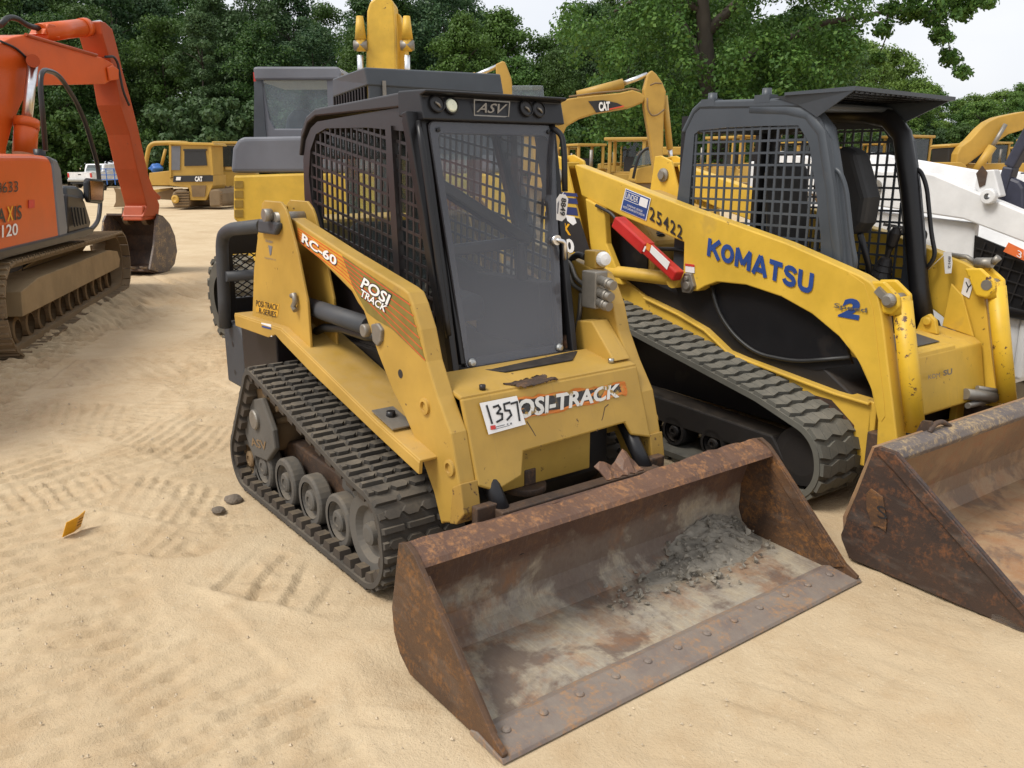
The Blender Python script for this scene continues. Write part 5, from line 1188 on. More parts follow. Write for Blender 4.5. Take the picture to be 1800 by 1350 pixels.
m.add([rp[3]+Vector((-.03,.02,0)), rp[2]+Vector((-.03,-.02,0)), rp[2]+Vector((-.03,-.02,-.5)), rp[3]+Vector((-.03,.02,-.5))], [(0,1,2,3)])
b6 = m.build('rear_panel', M['slate'], L6); md = b6.modifiers.new('s','SOLIDIFY'); md.thickness = .02
m = MB()
for i in range(12):
    a = lf[1].lerp(rp[3], .04+i/12.5)+Vector((-.03,.02,0)); m.box(a.x-.01,a.x+.01,a.y-.012,a.y+.012,a.z-.25,a.z+.0)
m.build('vent_slat', M['black'], L6)
a = rp[0].lerp(rp[1], .11); b = rp[3].lerp(rp[2], .11); nrm = (rp[1]-rp[0]).cross(rp[3]-rp[0]).normalized(); nrm = nrm if nrm.x > 0 else -nrm
m = MB(); m.bar(b+nrm*.012+Vector((0,0,.04)), b+nrm*.012-Vector((0,0,.16)), .028, .012, nrm); m.build('roof_strap', M['dull_steel'], L6)
m = MB()
for sx, sy in ((-.15,-.20),(-.15,.75),(-1.0,-.05),(-1.0,.75)): m.box(sx+.85-.04,sx+.85+.04,sy-.04,sy+.04,.9,2.15)
m.build('cab_post', M['slate'], L6)
m = MB(); m.box(-.1,.66,-.13,-.12,1.0,2.1); m.box(-.1,.66,.75,.76,1.0,2.1); m.box(.69,.70,-.15,.75,1.25,2.05); m.build('cab_window', M['cab_glass'], L6)
m = MB(); m.prism([Vector(q) for q in ((-1.6,-.72,.4),(-1.6,-.72,.95),(-1.2,-.72,1.10),(.2,-.72,1.10),(1.2,-.72,1.25),(1.2,-.72,.4))], (0,1.44,0)); m.build('body', M['yellow'], L6, bevel=.04)
m = MB(); m.box(.1,.3,.15,.5,1.25,1.8); m.build('operator_seat', M['seat'], L6, bevel=.05)
def tyre(x, y, r, w, sg):
    m = MB(); m.lathe([(r*.55,-w/2),(r*.85,-w*.52),(r*.95,-w*.42),(r*.95,w*.42),(r*.85,w*.52),(r*.55,w/2)], (x,y,r), (0,sg,0), 36)
    for k in range(18):
        a = 2*math.pi*k/18
        for s2 in (-1, 1):
            aa = a+(.0 if s2 < 0 else math.pi/18); A = []
            for rr in (r*.93, r*1.02):
                for da, yy in ((-.09,.02*s2),(.09,.02*s2),(.14,w*.5*s2),(-.04,w*.5*s2)):
                    A.append(Vector((x+rr*math.cos(aa+da), y+yy, r+rr*math.sin(aa+da))))
            m.hexa(A[:4], A[4:])
    t = m.build('tyre', M['rubber_grey'], L6)
    MB().lathe([(r*.55,-w*.3),(r*.55,w*.3),(r*.5,w*.3),(r*.45,w*.1),(r*.2,w*.1),(r*.18,w*.2),(.001,w*.2)], (x,y,r), (0,sg,0), 24).build('wheel_rim', M['yellow'], t)
for x in (-1.12, .75):
    for sg in (-1, 1): tyre(x, sg*.86, .41, .30, sg)
# ================================================================== 7. machines further back
FY = M['cat_yellow']
def local(V, base, q):
    w = V.o+V.E[0]*q.x+V.E[1]*q.y+V.E[2]*q.z-base.o; return Vector((w.dot(base.E[0]), w.dot(base.E[1]), w.dot(base.E[2])))
def tp(base, d, pts, dep, name, mat, parent, bevel=.03):
    V = Vf(d); m = MB(); m.prism([local(V, base, k) for k in V.poly(pts, 0, 0)], (dep,0,0)); return m.build(name, mat, parent, bevel=bevel)
def tcyl(base, d, p, q, r, name, mat, parent, dx=.25):
    V = Vf(d); a, b = [local(V, base, k)+Vector((dx,0,0)) for k in V.poly([p, q], 0, 0)]; return MB().cyl(a, b, r, n=14).build(name, mat, parent)
def ground_at(px, d): # frame standing on the ground at this distance
    V = Vf(d); q = V.p(px, 300, 0, 0); w = V.o+V.E[1]*q.y; return Fr(w.x, w.y, YAW)
# --- yellow excavator reaching over the loaders
d = 20.; G = ground_at(900, d)
L7 = thing('excavator', 'tan yellow excavator with bent arm between the two cabs, black badge on its boom', 'excavator', G)
bm7 = tp(G, d, [(1000,173),(1048,167),(1090,163),(1112,158),(1127,163),(1135,170),(1131,180),(1108,189),(1048,199),(1020,208),(996,222),(984,250),(972,330),(930,330),(945,260),(965,200),(980,180)], .5, 'boom', FY, L7)
st7 = tp(G, d, [(1139,129),(1146,123),(1154,130),(1164,144),(1171,161),(1167,200),(1166,260),(1164,330),(1156,372),(1152,311),(1143,250),(1133,188),(1132,157)], .36, 'stick', FY, L7)
q = tcyl(G, d, (1016,167), (1098,145), .11, 'arm_cylinder', FY, L7); tcyl(G, d, (1096,146), (1141,129), .055, 'cylinder_rod', M['chrome'], q)
q = tcyl(G, d, (1171,167), (1181,262), .075, 'bucket_cylinder', FY, L7); tcyl(G, d, (1181,258), (1183,286), .05, 'cylinder_rod', M['chrome'], q)
q = tcyl(G, d, (962,232), (985,196), .05, 'boom_cylinder', M['chrome'], L7, -.1)
bd = tp(G, d-.02, [(1034,178),(1060,176),(1085,181),(1097,187),(1072,194),(1048,198),(1042,188)], .015, 'badge', M['ink'], bm7, 0)
V = Vf(d-.05); QL = lambda l: [local(V, G, k) for k in V.poly(l, 0, 0)]
lettering('badge_lettering', 'CAT', QL([(1052,179.5),(1072,178),(1072,194),(1053,196)]), M['label_white'], bm7, (-.01,0,0), .05)
m = MB(); a = QL([(1072,192),(1096,186.6)]); stroke(m, [a[0], a[1]], .03, (-1,0,0)); m.build('badge_stripe', M['decal_red'], bm7, fix=False)
V = Vf(d-.1); tubes('hydraulic_hose', M['muddy'], bm7, (QL([(1143,150),(1152,146),(1163,147)]), .018, 0), (QL([(1138,172),(1138,192),(1146,204),(1156,202),(1168,192)]), .02, .2), (QL([(1000,170),(1050,163),(1090,160),(1110,155),(1126,160)]), .02, .1))
tp(G, d, [(870,215),(972,210),(975,300),(870,305)], 2.2, 'house', FY, L7); tp(G, d-.2, [(900,150),(955,150),(960,240),(900,240)], 1.2, 'cab', M['grey_glass'], L7)
tp(G, d+.2, [(850,330),(870,312),(985,312),(1000,330),(1000,400),(850,405)], 2.4, 'crawler_track', M['track_steel'], L7, .1)
tp(G, d-.1, [(1150,368),(1172,366),(1185,385),(1170,402),(1140,396)], .9, 'bucket', M['rust_dark'], L7)
# --- second stick, behind the dark roof
d = 23.; G = ground_at(850, d)
L8 = thing('excavator', 'tan yellow excavator mostly hidden, its stick showing just right of the dark flat roof', 'excavator', G)
tp(G, d, [(871,113),(883,107),(888,109),(899,138),(903,170),(906,320),(880,330),(878,200),(873,147)], .4, 'stick', FY, L8)
q = tcyl(G, d, (800,141), (836,132), .10, 'arm_cylinder', FY, L8); tcyl(G, d, (833,132), (873,115), .055, 'cylinder_rod', M['chrome'], q)
tp(G, d, [(720,250),(760,180),(870,150),(880,172),(780,210),(740,300)], .5, 'boom', FY, L8); tp(G, d+.1, [(680,240),(800,240),(800,345),(680,345)], 2.2, 'house', FY, L8); tp(G, d+.2, [(660,345),(820,345),(830,398),(650,398)], 2.4, 'crawler_track', M['track_steel'], L8, .1)
# --- excavator at the right edge
d = 29.; G = ground_at(1690, d); Y2 = M['far_yellow']
L9 = thing('excavator', 'yellow excavator at the right edge, its boom rising over the white loader', 'excavator', G)
tp(G, d, [(1681,292),(1683,271),(1690,258),(1706,246),(1724,226),(1738,214),(1754,206),(1770,202),(1800,196),(1850,190),(1850,222),(1800,228),(1773,236),(1758,246),(1697,292)], .5, 'boom', Y2, L9)
q = tcyl(G, d, (1709,304), (1740,258), .14, 'boom_cylinder', Y2, L9, -.15); tcyl(G, d, (1738,261), (1763,219), .07, 'cylinder_rod', M['dull_steel'], q, -.15)
tp(G, d-.3, [(1634,285),(1690,285),(1700,292),(1700,312),(1634,310)], 1.8, 'counterweight', Y2, L9); tp(G, d+.2, [(1700,288),(1830,286),(1830,316),(1700,316)], 2, 'house', Y2, L9)
c9 = tp(G, d+.4, [(1668,260),(1700,258),(1704,290),(1666,290)], 1.2, 'cab', M['ink'], L9); tp(G, d+.35, [(1666,256),(1672,253),(1704,251),(1704,257),(1668,259)], 1.3, 'cab_roof', Y2, c9)
tp(G, d+.2, [(1640,312),(1830,316),(1840,376),(1630,376)], 2.4, 'crawler_track', M['track_steel'], L9, .1)

# --- bulldozers
DZ = 'bulldozers and tractors lined up at the back of the yard'
def dozer(px, d, label, s=1., yaw=0., mat=None, canopy=False, blade=True, name='bulldozer'):
    """small crawler tractor, built facing +x; s scales it, yaw turns it relative to the view"""
    mat = mat or FY; V = ground_at(px, d); fr = Fr(V.o.x, V.o.y, YAW+yaw); L = thing(name, label, 'bulldozer', fr, DZ); L.scale = (s, s, s)
    lp = round_loop([(-1.35,.02,.30),(-1.30,.80,.36),(1.25,.76,.34),(1.35,.02,.30)], .05)
    for sg in (-1, 1):
        m = MB(); belt(m, lp, sg*1.15, sg*.65, .06)
        n_ = len(lp)
        for k in range(0, n_-1, 4): lug(m, lp, k, 0, [(-.085,sg*1.16),(-.085,sg*.64),(-.06,sg*.64),(-.06,sg*1.16)], .05, 1.); lug(m, lp, k, 0, [(-.09,sg*1.16),(-.09,sg*.64),(.09,sg*.64),(.09,sg*1.16)], .02, 1.)
        t = m.build('crawler_track', M['track_steel'], L)
        m = MB(); m.box(-1.1,1.1,sg*.75-.05,sg*1.08+.05 if sg>0 else sg*.75+.05,.2,.55) if False else m.box(-1.0,1.0,*sorted((sg*.72,sg*1.08)),.18,.52); m.lathe([(.30,-.2),(.30,.2),(.12,.25),(.001,.25)], (-.98,sg*.88,.42), (0,sg,0), 18); m.build('track_frame', mat, L)
    m = MB(); m.prism([Vector(q) for q in ((-1.45,-.60,.55),(-1.45,-.60,1.35),(-1.2,-.60,1.50),(.20,-.60,1.50),(.25,-.45,1.62),(1.35,-.45,1.55),(1.42,-.45,.55))], (0,1.1,0)); m.build('body', mat, L, bevel=.04)
    m = MB()
    for x, y in ((-1.15,-.62),(-1.15,.62),(.05,-.62),(.05,.62)): m.box(x-.06,x+.06,y-.06,y+.06,1.4,2.58)
    m.box(-1.3,.25,-.75,.75,2.55,2.66); m.build('canopy' if canopy else 'cab', mat, L, bevel=.03)
    if not canopy:
        m = MB(); m.box(-1.13,.03,-.63,-.62,1.62,2.5); m.box(-1.13,.03,.62,.63,1.62,2.5); m.box(-1.18,-1.17,-.56,.56,1.62,2.5); m.box(.05,.06,-.56,.56,1.62,2.5); m.build('cab_window', M['dark_glass'], L)
    m = MB(); m.box(-.9,-.4,-.28,.28,1.4,2.0); m.build('seat', M['seat'], L, bevel=.06)
    m = MB(); m.cyl((.8,.1,1.5),(.8,.1,2.25),.06,n=10); m.build('exhaust_pipe', M['dull_steel'], L)
    if blade:
        m = MB(); m.sheet([(1.95,.02),(1.86,.2),(1.84,.5),(1.92,.85),(1.98,.95)], .07, -1.5, 1.5); m.build('blade', M['muddy'], L)
        m = MB()
        for sg in (-1, 1): m.bar((-.1,sg*1.25,.4),(1.86,sg*1.25,.35),.12,.16,(0,0,1)); m.bar((.9,sg*.5,1.2),(1.85,sg*.55,.7),.1,.1)
        m.build('push_arm', mat, L)
    return L, fr
# the dozer with the dark badge, traced in the photograph's view and given depth
d = 34.; G = ground_at(330, d)
LD = thing('bulldozer', 'yellow bulldozer with closed cab and dark stripe badge, seen from behind beside the orange stick', 'bulldozer', G, DZ)
t = lambda pts, dep, nm, mt_, dd=0., b=.02, par=None: tp(G, d+dd, pts, dep, nm, mt_, par or LD, b)
t([(298,313),(374,308),(374,326),(362,352),(334,352),(332,330),(298,326)], 1.6, 'body', FY)
t([(262,304),(298,300),(300,326),(262,326)], 2.2, 'engine_hood', FY, .6)
cab8 = t([(298,255),(316,252),(372,256),(374,308),(298,312)], 1.3, 'cab', FY)
t([(324,265),(361,265),(364,291),(324,292)], .04, 'cab_window', M['ink'], -.03, 0, cab8)
t([(301,257),(317,257),(316,299),(299,299)], .04, 'door_window', M['slate_light'], -.04, 0, cab8)
V = Vf(d+1.5); m = MB(); m.tube([local(V, G, k) for k in V.poly([(255,310),(257,282),(262,258),(270,252),(300,251),(330,252)], 0, 0)], .09, 8, bend=.3); m.tube([local(V, G, k) for k in V.poly([(284,290),(291,262)], 0, 0)], .06, 6); m.build('roll_cage', Y2, LD)
t([(305,309),(374,308),(374,319),(304,320)], .03, 'badge', M['ink'], -.05, 0)
t([(310,311),(318,311),(317,317),(309,317)], .03, 'badge_patch', M['label_white'], -.09, 0)
V = Vf(d-.12); lettering('badge_lettering', 'CAT', [local(V, G, k) for k in V.poly([(343,310),(356,310),(357,319),(343,319)], 0, 0)], M['label_white'], LD, (-.03,0,0), .05)
for a in ([(300,352),(303,338),(312,333),(328,334),(333,342),(334,360),(330,365),(305,365)], [(366,333),(384,332),(390,340),(392,358),(388,363),(368,364)]):
    ct = t(a, 3.2, 'crawler_track', M['track_steel'], 0, .08)
    V = Vf(d-.03); m = MB()
    x0, x1 = a[2][0], max(k[0] for k in a)
    for i in range(6):
        y = 338+i*4.6; p0, p1 = [local(V, G, k) for k in V.poly([(x0-4,y),(x1-1,y-.5)], 0, 0)]; m.bar(p0, p1, .06, .045)
    m.build('grouser', M['muddy'], ct)
t([(268,340),(305,332),(308,352),(270,350)], 1.0, 'track_frame', M['muddy'], 1.)
for a in ((301,309),(318,309)): pass
t([(336,326),(362,326),(360,346),(338,346)], .05, 'rear_plate', M['muddy'], -.04, 0)
V = Vf(d-.05); k = local(V, G, V.p(309,350,0,0)); MB().lathe([(.16,0),(.16,.06),(.10,.08),(.05,.05),(.001,.05)], k, (-1,.3,0), 18).build('drive_sprocket', Y2, LD)
t([(297,252),(301,252),(301,312),(297,312)], .12, 'cab_post', Y2, -.05, 0, cab8); t([(366,257),(371,257),(375,308),(371,308)], .12, 'cab_post', Y2, -.05, 0, cab8)
t([(296,249),(375,251),(377,256),(296,254)], 1.5, 'cab_roof', Y2, -.1, .02, cab8)
tcyl(G, d+1., (378,300), (378,258), .10, 'exhaust_pipe', M['ink'], LD)
t([(322,262),(363,262),(363,265),(322,265)], .06, 'window_frame', M['ink'], -.05, 0, cab8)
bl = t([(199,364),(203,355),(203,340),(199,330),(214,333),(240,334),(240,363)], .3, 'blade', M['muddy'], 1.5, .02)
t([(225,338),(300,330),(300,342),(225,350)], .3, 'push_arm', FY, 1.3)
dozer(392, 38, 'yellow bulldozer half hidden behind the slate hooded excavator, black hood pipe showing', 1., R(100), blade=False)
dozer(1078, 31, 'tan bulldozer with an open canopy and dark seat, left of the upright excavator arm', .98, R(75), canopy=True, blade=False)
dozer(1330, 36, 'yellow bulldozer seen through the middle of the dark cage cab', 1.1, R(160), canopy=True)
dozer(1262, 40, 'yellow bulldozer seen through the left part of the dark cage cab', 1.1, R(40), canopy=True)
dozer(1420, 38, 'yellow bulldozer seen through the right part of the dark cage cab', 1.0, R(200))
dozer(1575, 42, 'yellow bulldozer in the distance right of the dark cage cab', 1.15, R(120))
dozer(1020, 42, 'distant yellow bulldozer behind the yellow arm tower, left of the open canopy', 1.0, R(20), canopy=True, blade=False)
dozer(1790, 44, 'distant yellow bulldozer behind the dark blue cab frame', 1.1, R(60))
random.seed(31)
for px in (975, 1105, 1215, 1285, 1365, 1455, 1520, 1640, 1720, 1770, 400):  # added row of generic tractors standing in for unidentified machines
    dozer(px, random.uniform(46,54), 'small yellow stand-in tractor in the furthest row at the back of the yard', random.uniform(.95,1.2), random.uniform(0,6.2), random.choice((FY, Y2)), canopy=random.random()<.6, blade=random.random()<.5)
# excavator cab beside the upright arm
d = 27.; G = ground_at(1150, d)
L10 = thing('excavator', 'small yellow excavator with rounded black cab frame beside the upright arm', 'excavator', G)
b10 = tp(G, d, [(1116,318),(1120,297),(1130,293),(1150,290),(1148,322),(1118,322)], 1.6, 'house', Y2, L10)
V = Vf(d-.1); m = MB(); m.tube([local(V, G, k) for k in V.poly([(1113,314),(1118,290),(1124,272),(1133,262),(1146,260),(1150,260)], 0, 0)], .045, 8, bend=.2); m.build('cab_frame', M['black'], L10)
tp(G, d, [(1120,292),(1126,273),(1134,264),(1150,262),(1150,288)], 1.2, 'cab_window', M['grey_glass'], L10)
tp(G, d+.3, [(1165,258),(1198,258),(1200,272),(1165,272)], 1.4, 'canopy', Y2, L10); tp(G, d+.1, [(1105,322),(1205,322),(1205,372),(1100,375)], 2.0, 'crawler_track', M['track_steel'], L10)
# small orange shapes added as stand-ins for unidentified far equipment
for px, w, h, col, lab in ((1650, 2.6, 1.5, M['orange_plastic'], 'distant orange stand-in shape behind the yellow excavator at the right'), (1600, 2.4, 1.6, M['orange_plastic'], 'distant orange stand-in shape right of the cage cab')):
    G = ground_at(px, 50); L = thing('orange_stand_in', lab, 'stand_in_equipment', G)
    m = MB(); m.prism([Vector(q) for q in ((0,-w/2,.6),(0,-w/2,h),(.3,-w/2,h+.4),(1.6,-w/2,h+.4),(1.9,-w/2,.6))], (0,w,0)); m.build('body', col, L, bevel=.08)
    m = MB(); m.lathe([(.2,-.12),(.4,-.1),(.4,.1),(.2,.12)], (.9,-w/2-.1,.4), (0,1,0), 18); m.lathe([(.2,-.12),(.4,-.1),(.4,.1),(.2,.12)], (.9,w/2+.1,.4), (0,1,0), 18); m.build('tyre', M['rubber'], L)
# --- pickup and the blue lift at the wood's edge
G = ground_at(139, 66); Gp = Fr(G.o.x, G.o.y, YAW-R(8)); LP = thing('pickup_truck', 'white pickup truck parked tail towards the camera at the edge of the wood', 'pickup', Gp)
m = MB(); m.prism([Vector((0+a, -.98, b)) for a, b in ((0,.62),(0,1.18),(2.0,1.18),(2.0,1.20),(2.2,1.25),(4.2,1.20),(5.4,1.12),(5.5,.6),(0,.55))], (0,1.96,0)); m.build('body', W, LP, bevel=.06)
m = MB(); m.prism([Vector((a, -.82, b)) for a, b in ((1.75,1.2),(2.05,1.80),(3.5,1.82),(4.3,1.2))], (0,1.64,0)); cbp = m.build('cabin', W, LP, bevel=.1)
m = MB(); m.prism([Vector(q) for q in ((1.80,-.66,1.28),(1.80,.66,1.28),(2.0,.58,1.72),(2.0,-.58,1.72))], (-.03,0,0)); m.build('rear_window', M['dark_glass'], cbp)
for sg in (-1, 1):
    m = MB(); m.box(-.02,.05,sg*.98-.13 if sg>0 else -.98,.98 if sg>0 else -.85,.80,1.12); m.build('tail_light', M['sign_red'], LP)
    for x in (1.0, 4.5): m = MB(); m.lathe([(.2,-.13),(.37,-.12),(.39,0),(.37,.12),(.2,.13)], (x,sg*.83,.39), (0,1,0), 22); m.build('wheel', M['rubber'], LP)
m = MB(); m.box(-.14,.0,-.98,.98,.50,.68); m.build('bumper', M['steel'], LP, bevel=.03); m = MB(); m.box(-.05,5,-.8,.8,.32,.55); m.build('underbody', M['ink'], LP)
m = MB(); m.box(-.012,.0,-.12,.12,.98,1.05); m.build('tailgate_badge', M['ink'], LP)
m = MB(); m.box(3.2,3.4,-1.15,-.98,1.2,1.42); m.box(3.2,3.4,.98,1.15,1.2,1.42); m.build('side_mirror', M['ink'], LP)
G = ground_at(222, 60); LB = thing('scissor_lift', 'bright blue lift platform with railings at the wood edge, beside the orange stick', 'lift', G)
BP = M['blue_plastic']; m = MB(); m.box(0,1.2,-.9,.3,.3,.75); m.box(.1,1.1,-.7,.2,.9,1.55); m.build('platform', BP, LB, bevel=.04)
m = MB()
for z in (.75,1.05,1.45): m.bar((0,.3,z),(0,2.0,z),.05,.05)
for y in (.3,.85,1.4,2.0): m.bar((0,y,.4),(0,y,1.45),.05,.05)
m.build('railing', BP, LB); m = MB(); m.box(-.1,.9,-.6,.1,1.0,1.3); m.build('control_box', M['label_white'], LB, bevel=.05)
[MB().lathe([(.1,-.1),(.22,-.1),(.22,.1),(.1,.1)], (.3,y,.22), (0,1,0), 16).build('wheel', M['rubber'], LB) for y in (-.8,.2,1.8)]
# blue tarpaulin bundle on the dozer's hood
G = ground_at(272, 35.3); m = MB(); bm = bmesh.new(); bmesh.ops.create_icosphere(bm, subdivisions=3, radius=1.); random.seed(4)
for v in bm.verts: v.co *= .85+.25*math.sin(v.co.x*5+v.co.y*3)*math.cos(v.co.z*4)
m.add([Vector((v.co.x*.22+.2, v.co.y*.30, 1.56+v.co.z*.20)) for v in bm.verts], [[k.index for k in f.verts] for f in bm.faces], True); bm.free()
o_ = m.build('tarpaulin', BP); o_.location = G.o; o_.rotation_euler = (0,0,G.yaw); tag(o_, 'crumpled blue tarpaulin lying on the bulldozer left of its cab', 'tarpaulin')

# ================================================================== 8. small things on the sand
q = [CAM+(_f+_r*((x-900)/FPX)-_u*((y-675)/FPX))*(CAM.z/-(( _f+_r*((x-900)/FPX)-_u*((y-675)/FPX)).z)) for x, y in ((109,944),(141,925))]
a, b = q; nn_w = (b-a).cross(Vector((0,0,1))).normalized(); m = MB(); up = Vector((0,0,.080))+nn_w*.035; mid = a.lerp(b,.5)+(b-a).cross(Vector((0,0,1))).normalized()*.012
m.add([a, mid, b, a+up*.95, mid+up, b+up*1.05], [(0,1,4,3),(1,2,5,4)]); fl = m.build('marker_flag', M['marker']); md = fl.modifiers.new('s','SOLIDIFY'); md.thickness = .003
tag(fl, 'small yellow plastic marker standing in the sand on the left', 'marker')
m = MB(); nn0 = (b-a).cross(Vector((0,0,1))).normalized(); nn0 = nn0 if nn0.dot(CAM-a) > 0 else -nn0
for i in range(3): p0 = a.lerp(b,.58)+up*(.75-.2*i)+nn0*.016; stroke(m, [p0, p0+(b-a)*.22], .006, nn0)
m.build('printed_mark', plain('flag_ink', (.30,.14,.01), .6), fl, fix=False)
for px, py, s_, lab in ((410,880,.044,'flat dark clod of soil lying nearest the front loader track'), (384,899,.032,'smaller dark clod of soil left of the flat one')):
    dd = _f+_r*((px-900)/FPX)-_u*((py-675)/FPX); g_ = CAM+dd*(CAM.z/-dd.z); random.seed(px); m = MB(); bm = bmesh.new(); bmesh.ops.create_icosphere(bm, subdivisions=3, radius=1.)
    for v in bm.verts: v.co *= .9+.13*math.sin(v.co.x*2.3+1)*math.sin(v.co.y*2.7+v.co.z*2)+random.uniform(-.06,.06)
    m.add([g_+Vector((v.co.x*s_*1.3, v.co.y*s_*1.1, max(-.01, v.co.z*s_*.55)+.008)) for v in bm.verts], [[k.index for k in f.verts] for f in bm.faces]); bm.free(); tag(m.build('soil_clod', M['clod']), lab, 'clod')
# ================================================================== ground
rng = np.random.default_rng(5)
def vnoise(x, y, sc, seed):
    g = np.random.default_rng(seed).random((256, 256)); u, v = x/sc, y/sc
    i, j = np.floor(u).astype(int), np.floor(v).astype(int); fu, fv = u-i, v-j
    fu = fu*fu*(3-2*fu); fv = fv*fv*(3-2*fv); i %= 256; j %= 256; i2, j2 = (i+1) % 256, (j+1) % 256
    return (g[i,j]*(1-fu)+g[i2,j]*fu)*(1-fv)+(g[i,j2]*(1-fu)+g[i2,j2]*fu)*fv-.5
def axis(lo, hi, step, flo, fhi):
    a = list(np.arange(lo, hi, step)); s = step; q = lo
    while q > flo: s *= 1.16; q -= s; a.insert(0, q)
    s = step; q = a[-1]
    while q < fhi: s *= 1.16; q += s; a.append(q)
    return np.array(a)
gx, gy = axis(-5.5, 3.0, .0165, -700, 120), axis(-3.2, 1.4, .0165, -500, 500)
X, Yg = np.meshgrid(gx, gy, indexing='ij'); X1, Y1 = X.ravel(), Yg.ravel()
def zp(px, py):
    d = _f+_r*((px-900)/FPX)-_u*((py-675)/FPX); q = CAM+d*(CAM.z/-d.z); return np.array([q.x, q.y])
def sstep(a, b, x): t = np.clip((x-a)/(b-a), 0, 1); return t*t*(3-2*t)
TURN = np.zeros_like(X1)
Z = vnoise(X1, Y1, .9, 1)*.010+vnoise(X1, Y1, .31, 2)*.005+vnoise(X1, Y1, .11, 3)*.005+vnoise(X1, Y1, .055, 8)*.006+vnoise(X1, Y1, .027, 9)*.004*np.clip(.4+2*vnoise(X1, Y1, .7, 12), 0, 1.4)
far = np.hypot(X1-CAM.x, Y1-CAM.y)
Z += vnoise(X1, Y1, 3.1, 4)*.05*sstep(3.5, 9, far)+vnoise(X1, Y1, 1.2, 5)*.04*sstep(5, 11, far)
def band(pix, hw, period, amp, slant=0., seed=0, rim=.4, jit=.35, duty=0.):
    global Z, TURN
    P = [zp(*p) for p in pix]; best = np.full(X1.shape, 1e9); S = np.zeros_like(X1); D = np.zeros_like(X1); s0 = 0
    for a, b in zip(P, P[1:]):
        d = b-a; L = np.hypot(*d); d = d/L; t = (X1-a[0])*d[0]+(Y1-a[1])*d[1]; n = -(X1-a[0])*d[1]+(Y1-a[1])*d[0]
        tc = np.clip(t, 0, L); ds = np.hypot(X1-a[0]-d[0]*tc, Y1-a[1]-d[1]*tc); k = ds < best
        best = np.where(k, ds, best); S = np.where(k, s0+tc, S); D = np.where(k, n, D); s0 += L
    w = (1-sstep(hw*.82, hw, best))*sstep(0, .25, S)*sstep(0, .25, s0-S)
    wear = np.clip(.85+1.1*vnoise(X1, Y1, .42, 20+seed), .2, 1.25)
    ph = (S+D*slant+vnoise(X1, Y1, .35, 30+seed)*period*jit*2.4)/period*2*np.pi
    u = (ph/(2*np.pi)) % 1.; r = np.where(u < .80, .2+.8*(u/.80)**2, np.clip((1-u)/.20*1.6-.6, -.6, 1.))-.5; TURN = np.maximum(TURN, w*np.clip(wear*.8, 0, 1)); r = r+.55*vnoise(X1, Y1, .05, 50+seed)+.35*vnoise(X1, Y1, .025, 51+seed)
    Z += w*np.maximum(wear,.22)*amp*1.75*r-w*.004
    Z += rim*.009*np.exp(-((best-hw)/.022)**2)*sstep(0,.25,S)*sstep(0,.25,s0-S)*np.clip(.5+2*vnoise(X1, Y1, .3, 40+seed), 0, 1.5)
band([(-90,690),(30,860),(80,1060),(150,1500)], .40, .118, .0115, .12, 1)
band([(230,1050),(330,1180),(470,1330),(560,1500)], .27, .125, .011, .1, 2)
band([(380,985),(470,1010),(560,1025),(690,1060)], .22, .155, .014, .35, 3, .8, .15)
band([(120,800),(260,810),(380,840),(520,930)], .30, .075, .009, -.4, 4)
band([(-80,720),(120,730),(260,745),(420,800)], .34, .10, .009, .7, 5)
band([(520,560),(330,640),(120,660),(-100,650)], .5, .14, .012, .3, 6)
band([(200,930),(330,950),(430,880)], .2, .10, .007, .2, 7)
band([(310,480),(420,560),(330,700),(100,780)], .22, .09, .010, .2, 10)
band([(-60,880),(200,860),(420,900)], .25, .085, .009, .6, 11)
band([(-60,600),(160,585),(400,520)], .3, .11, .012, .2, 14)
band([(-60,740),(200,690),(400,640)], .26, .07, .008, .5, 15)
band([(330,430),(380,400),(440,380)], .5, .2, .02, .2, 16)
band([(240,620),(380,700),(390,760)], .2, .08, .008, .2, 17)
band([(620,1350),(700,1240),(660,1150)], .16, .09, .006, .2, 12)
band([(1000,1500),(1250,1260),(1480,1130),(1800,1010)], .3, .12, .0035, .3, 13)
band([(380,480),(200,545),(0,650),(-100,720)], .45, .17, .03, .1, 8)
band([(390,500),(300,520),(200,590)], .3, .12, .03, .4, 9)
# smooth the sand where the machines press on it
for cx, cy, hx, hy in ((.1,-.575,1.1,.24),(.1,.575,1.1,.24),(.41,1.57,1.3,.25),(1.55,0,.42,1.0)):
    k = (1-sstep(hx-.05, hx+.12, np.abs(X1-cx)))*(1-sstep(hy-.03, hy+.10, np.abs(Y1-cy))); Z = Z*(1-k)+k*(-.004)
# heap pushed up by the bucket's heel
Z += .035*np.exp(-((X1-1.10)/.10)**2-((Y1+.86)/.16)**2)+.02*np.exp(-((X1-1.25)/.25)**2-((Y1+1.05)/.08)**2)
Z += .05*np.exp(-((far-9)/1.)**2)*vnoise(X1, Y1, .4, 60)
n0, n1 = len(gx), len(gy); me = bpy.data.meshes.new('ground'); me.vertices.add(n0*n1); me.vertices.foreach_set('co', np.stack([X1, Y1, Z], 1).ravel())
I, J = np.meshgrid(np.arange(n0-1), np.arange(n1-1), indexing='ij'); a = (I*n1+J).ravel(); F = np.stack([a, a+n1, a+n1+1, a+1], 1)
me.loops.add(F.size); me.polygons.add(len(F)); me.loops.foreach_set('vertex_index', F.ravel()); me.polygons.foreach_set('loop_start', np.arange(0, F.size, 4)); me.polygons.foreach_set('loop_total', np.full(len(F), 4)); me.polygons.foreach_set('use_smooth', np.ones(len(F), bool)); me.update(); me.validate()
m, nt, b, o = nmat('sand'); n = N(nt); tc = n('TexCoord').outputs['Object']
b1 = n.noise(tc, .9, 6, .6); b2 = n.noise(tc, 5, 8, .65, .3); b3 = n.noise(tc, 60, 5, .7); b4 = n.noise(tc, 220, 3, .6)
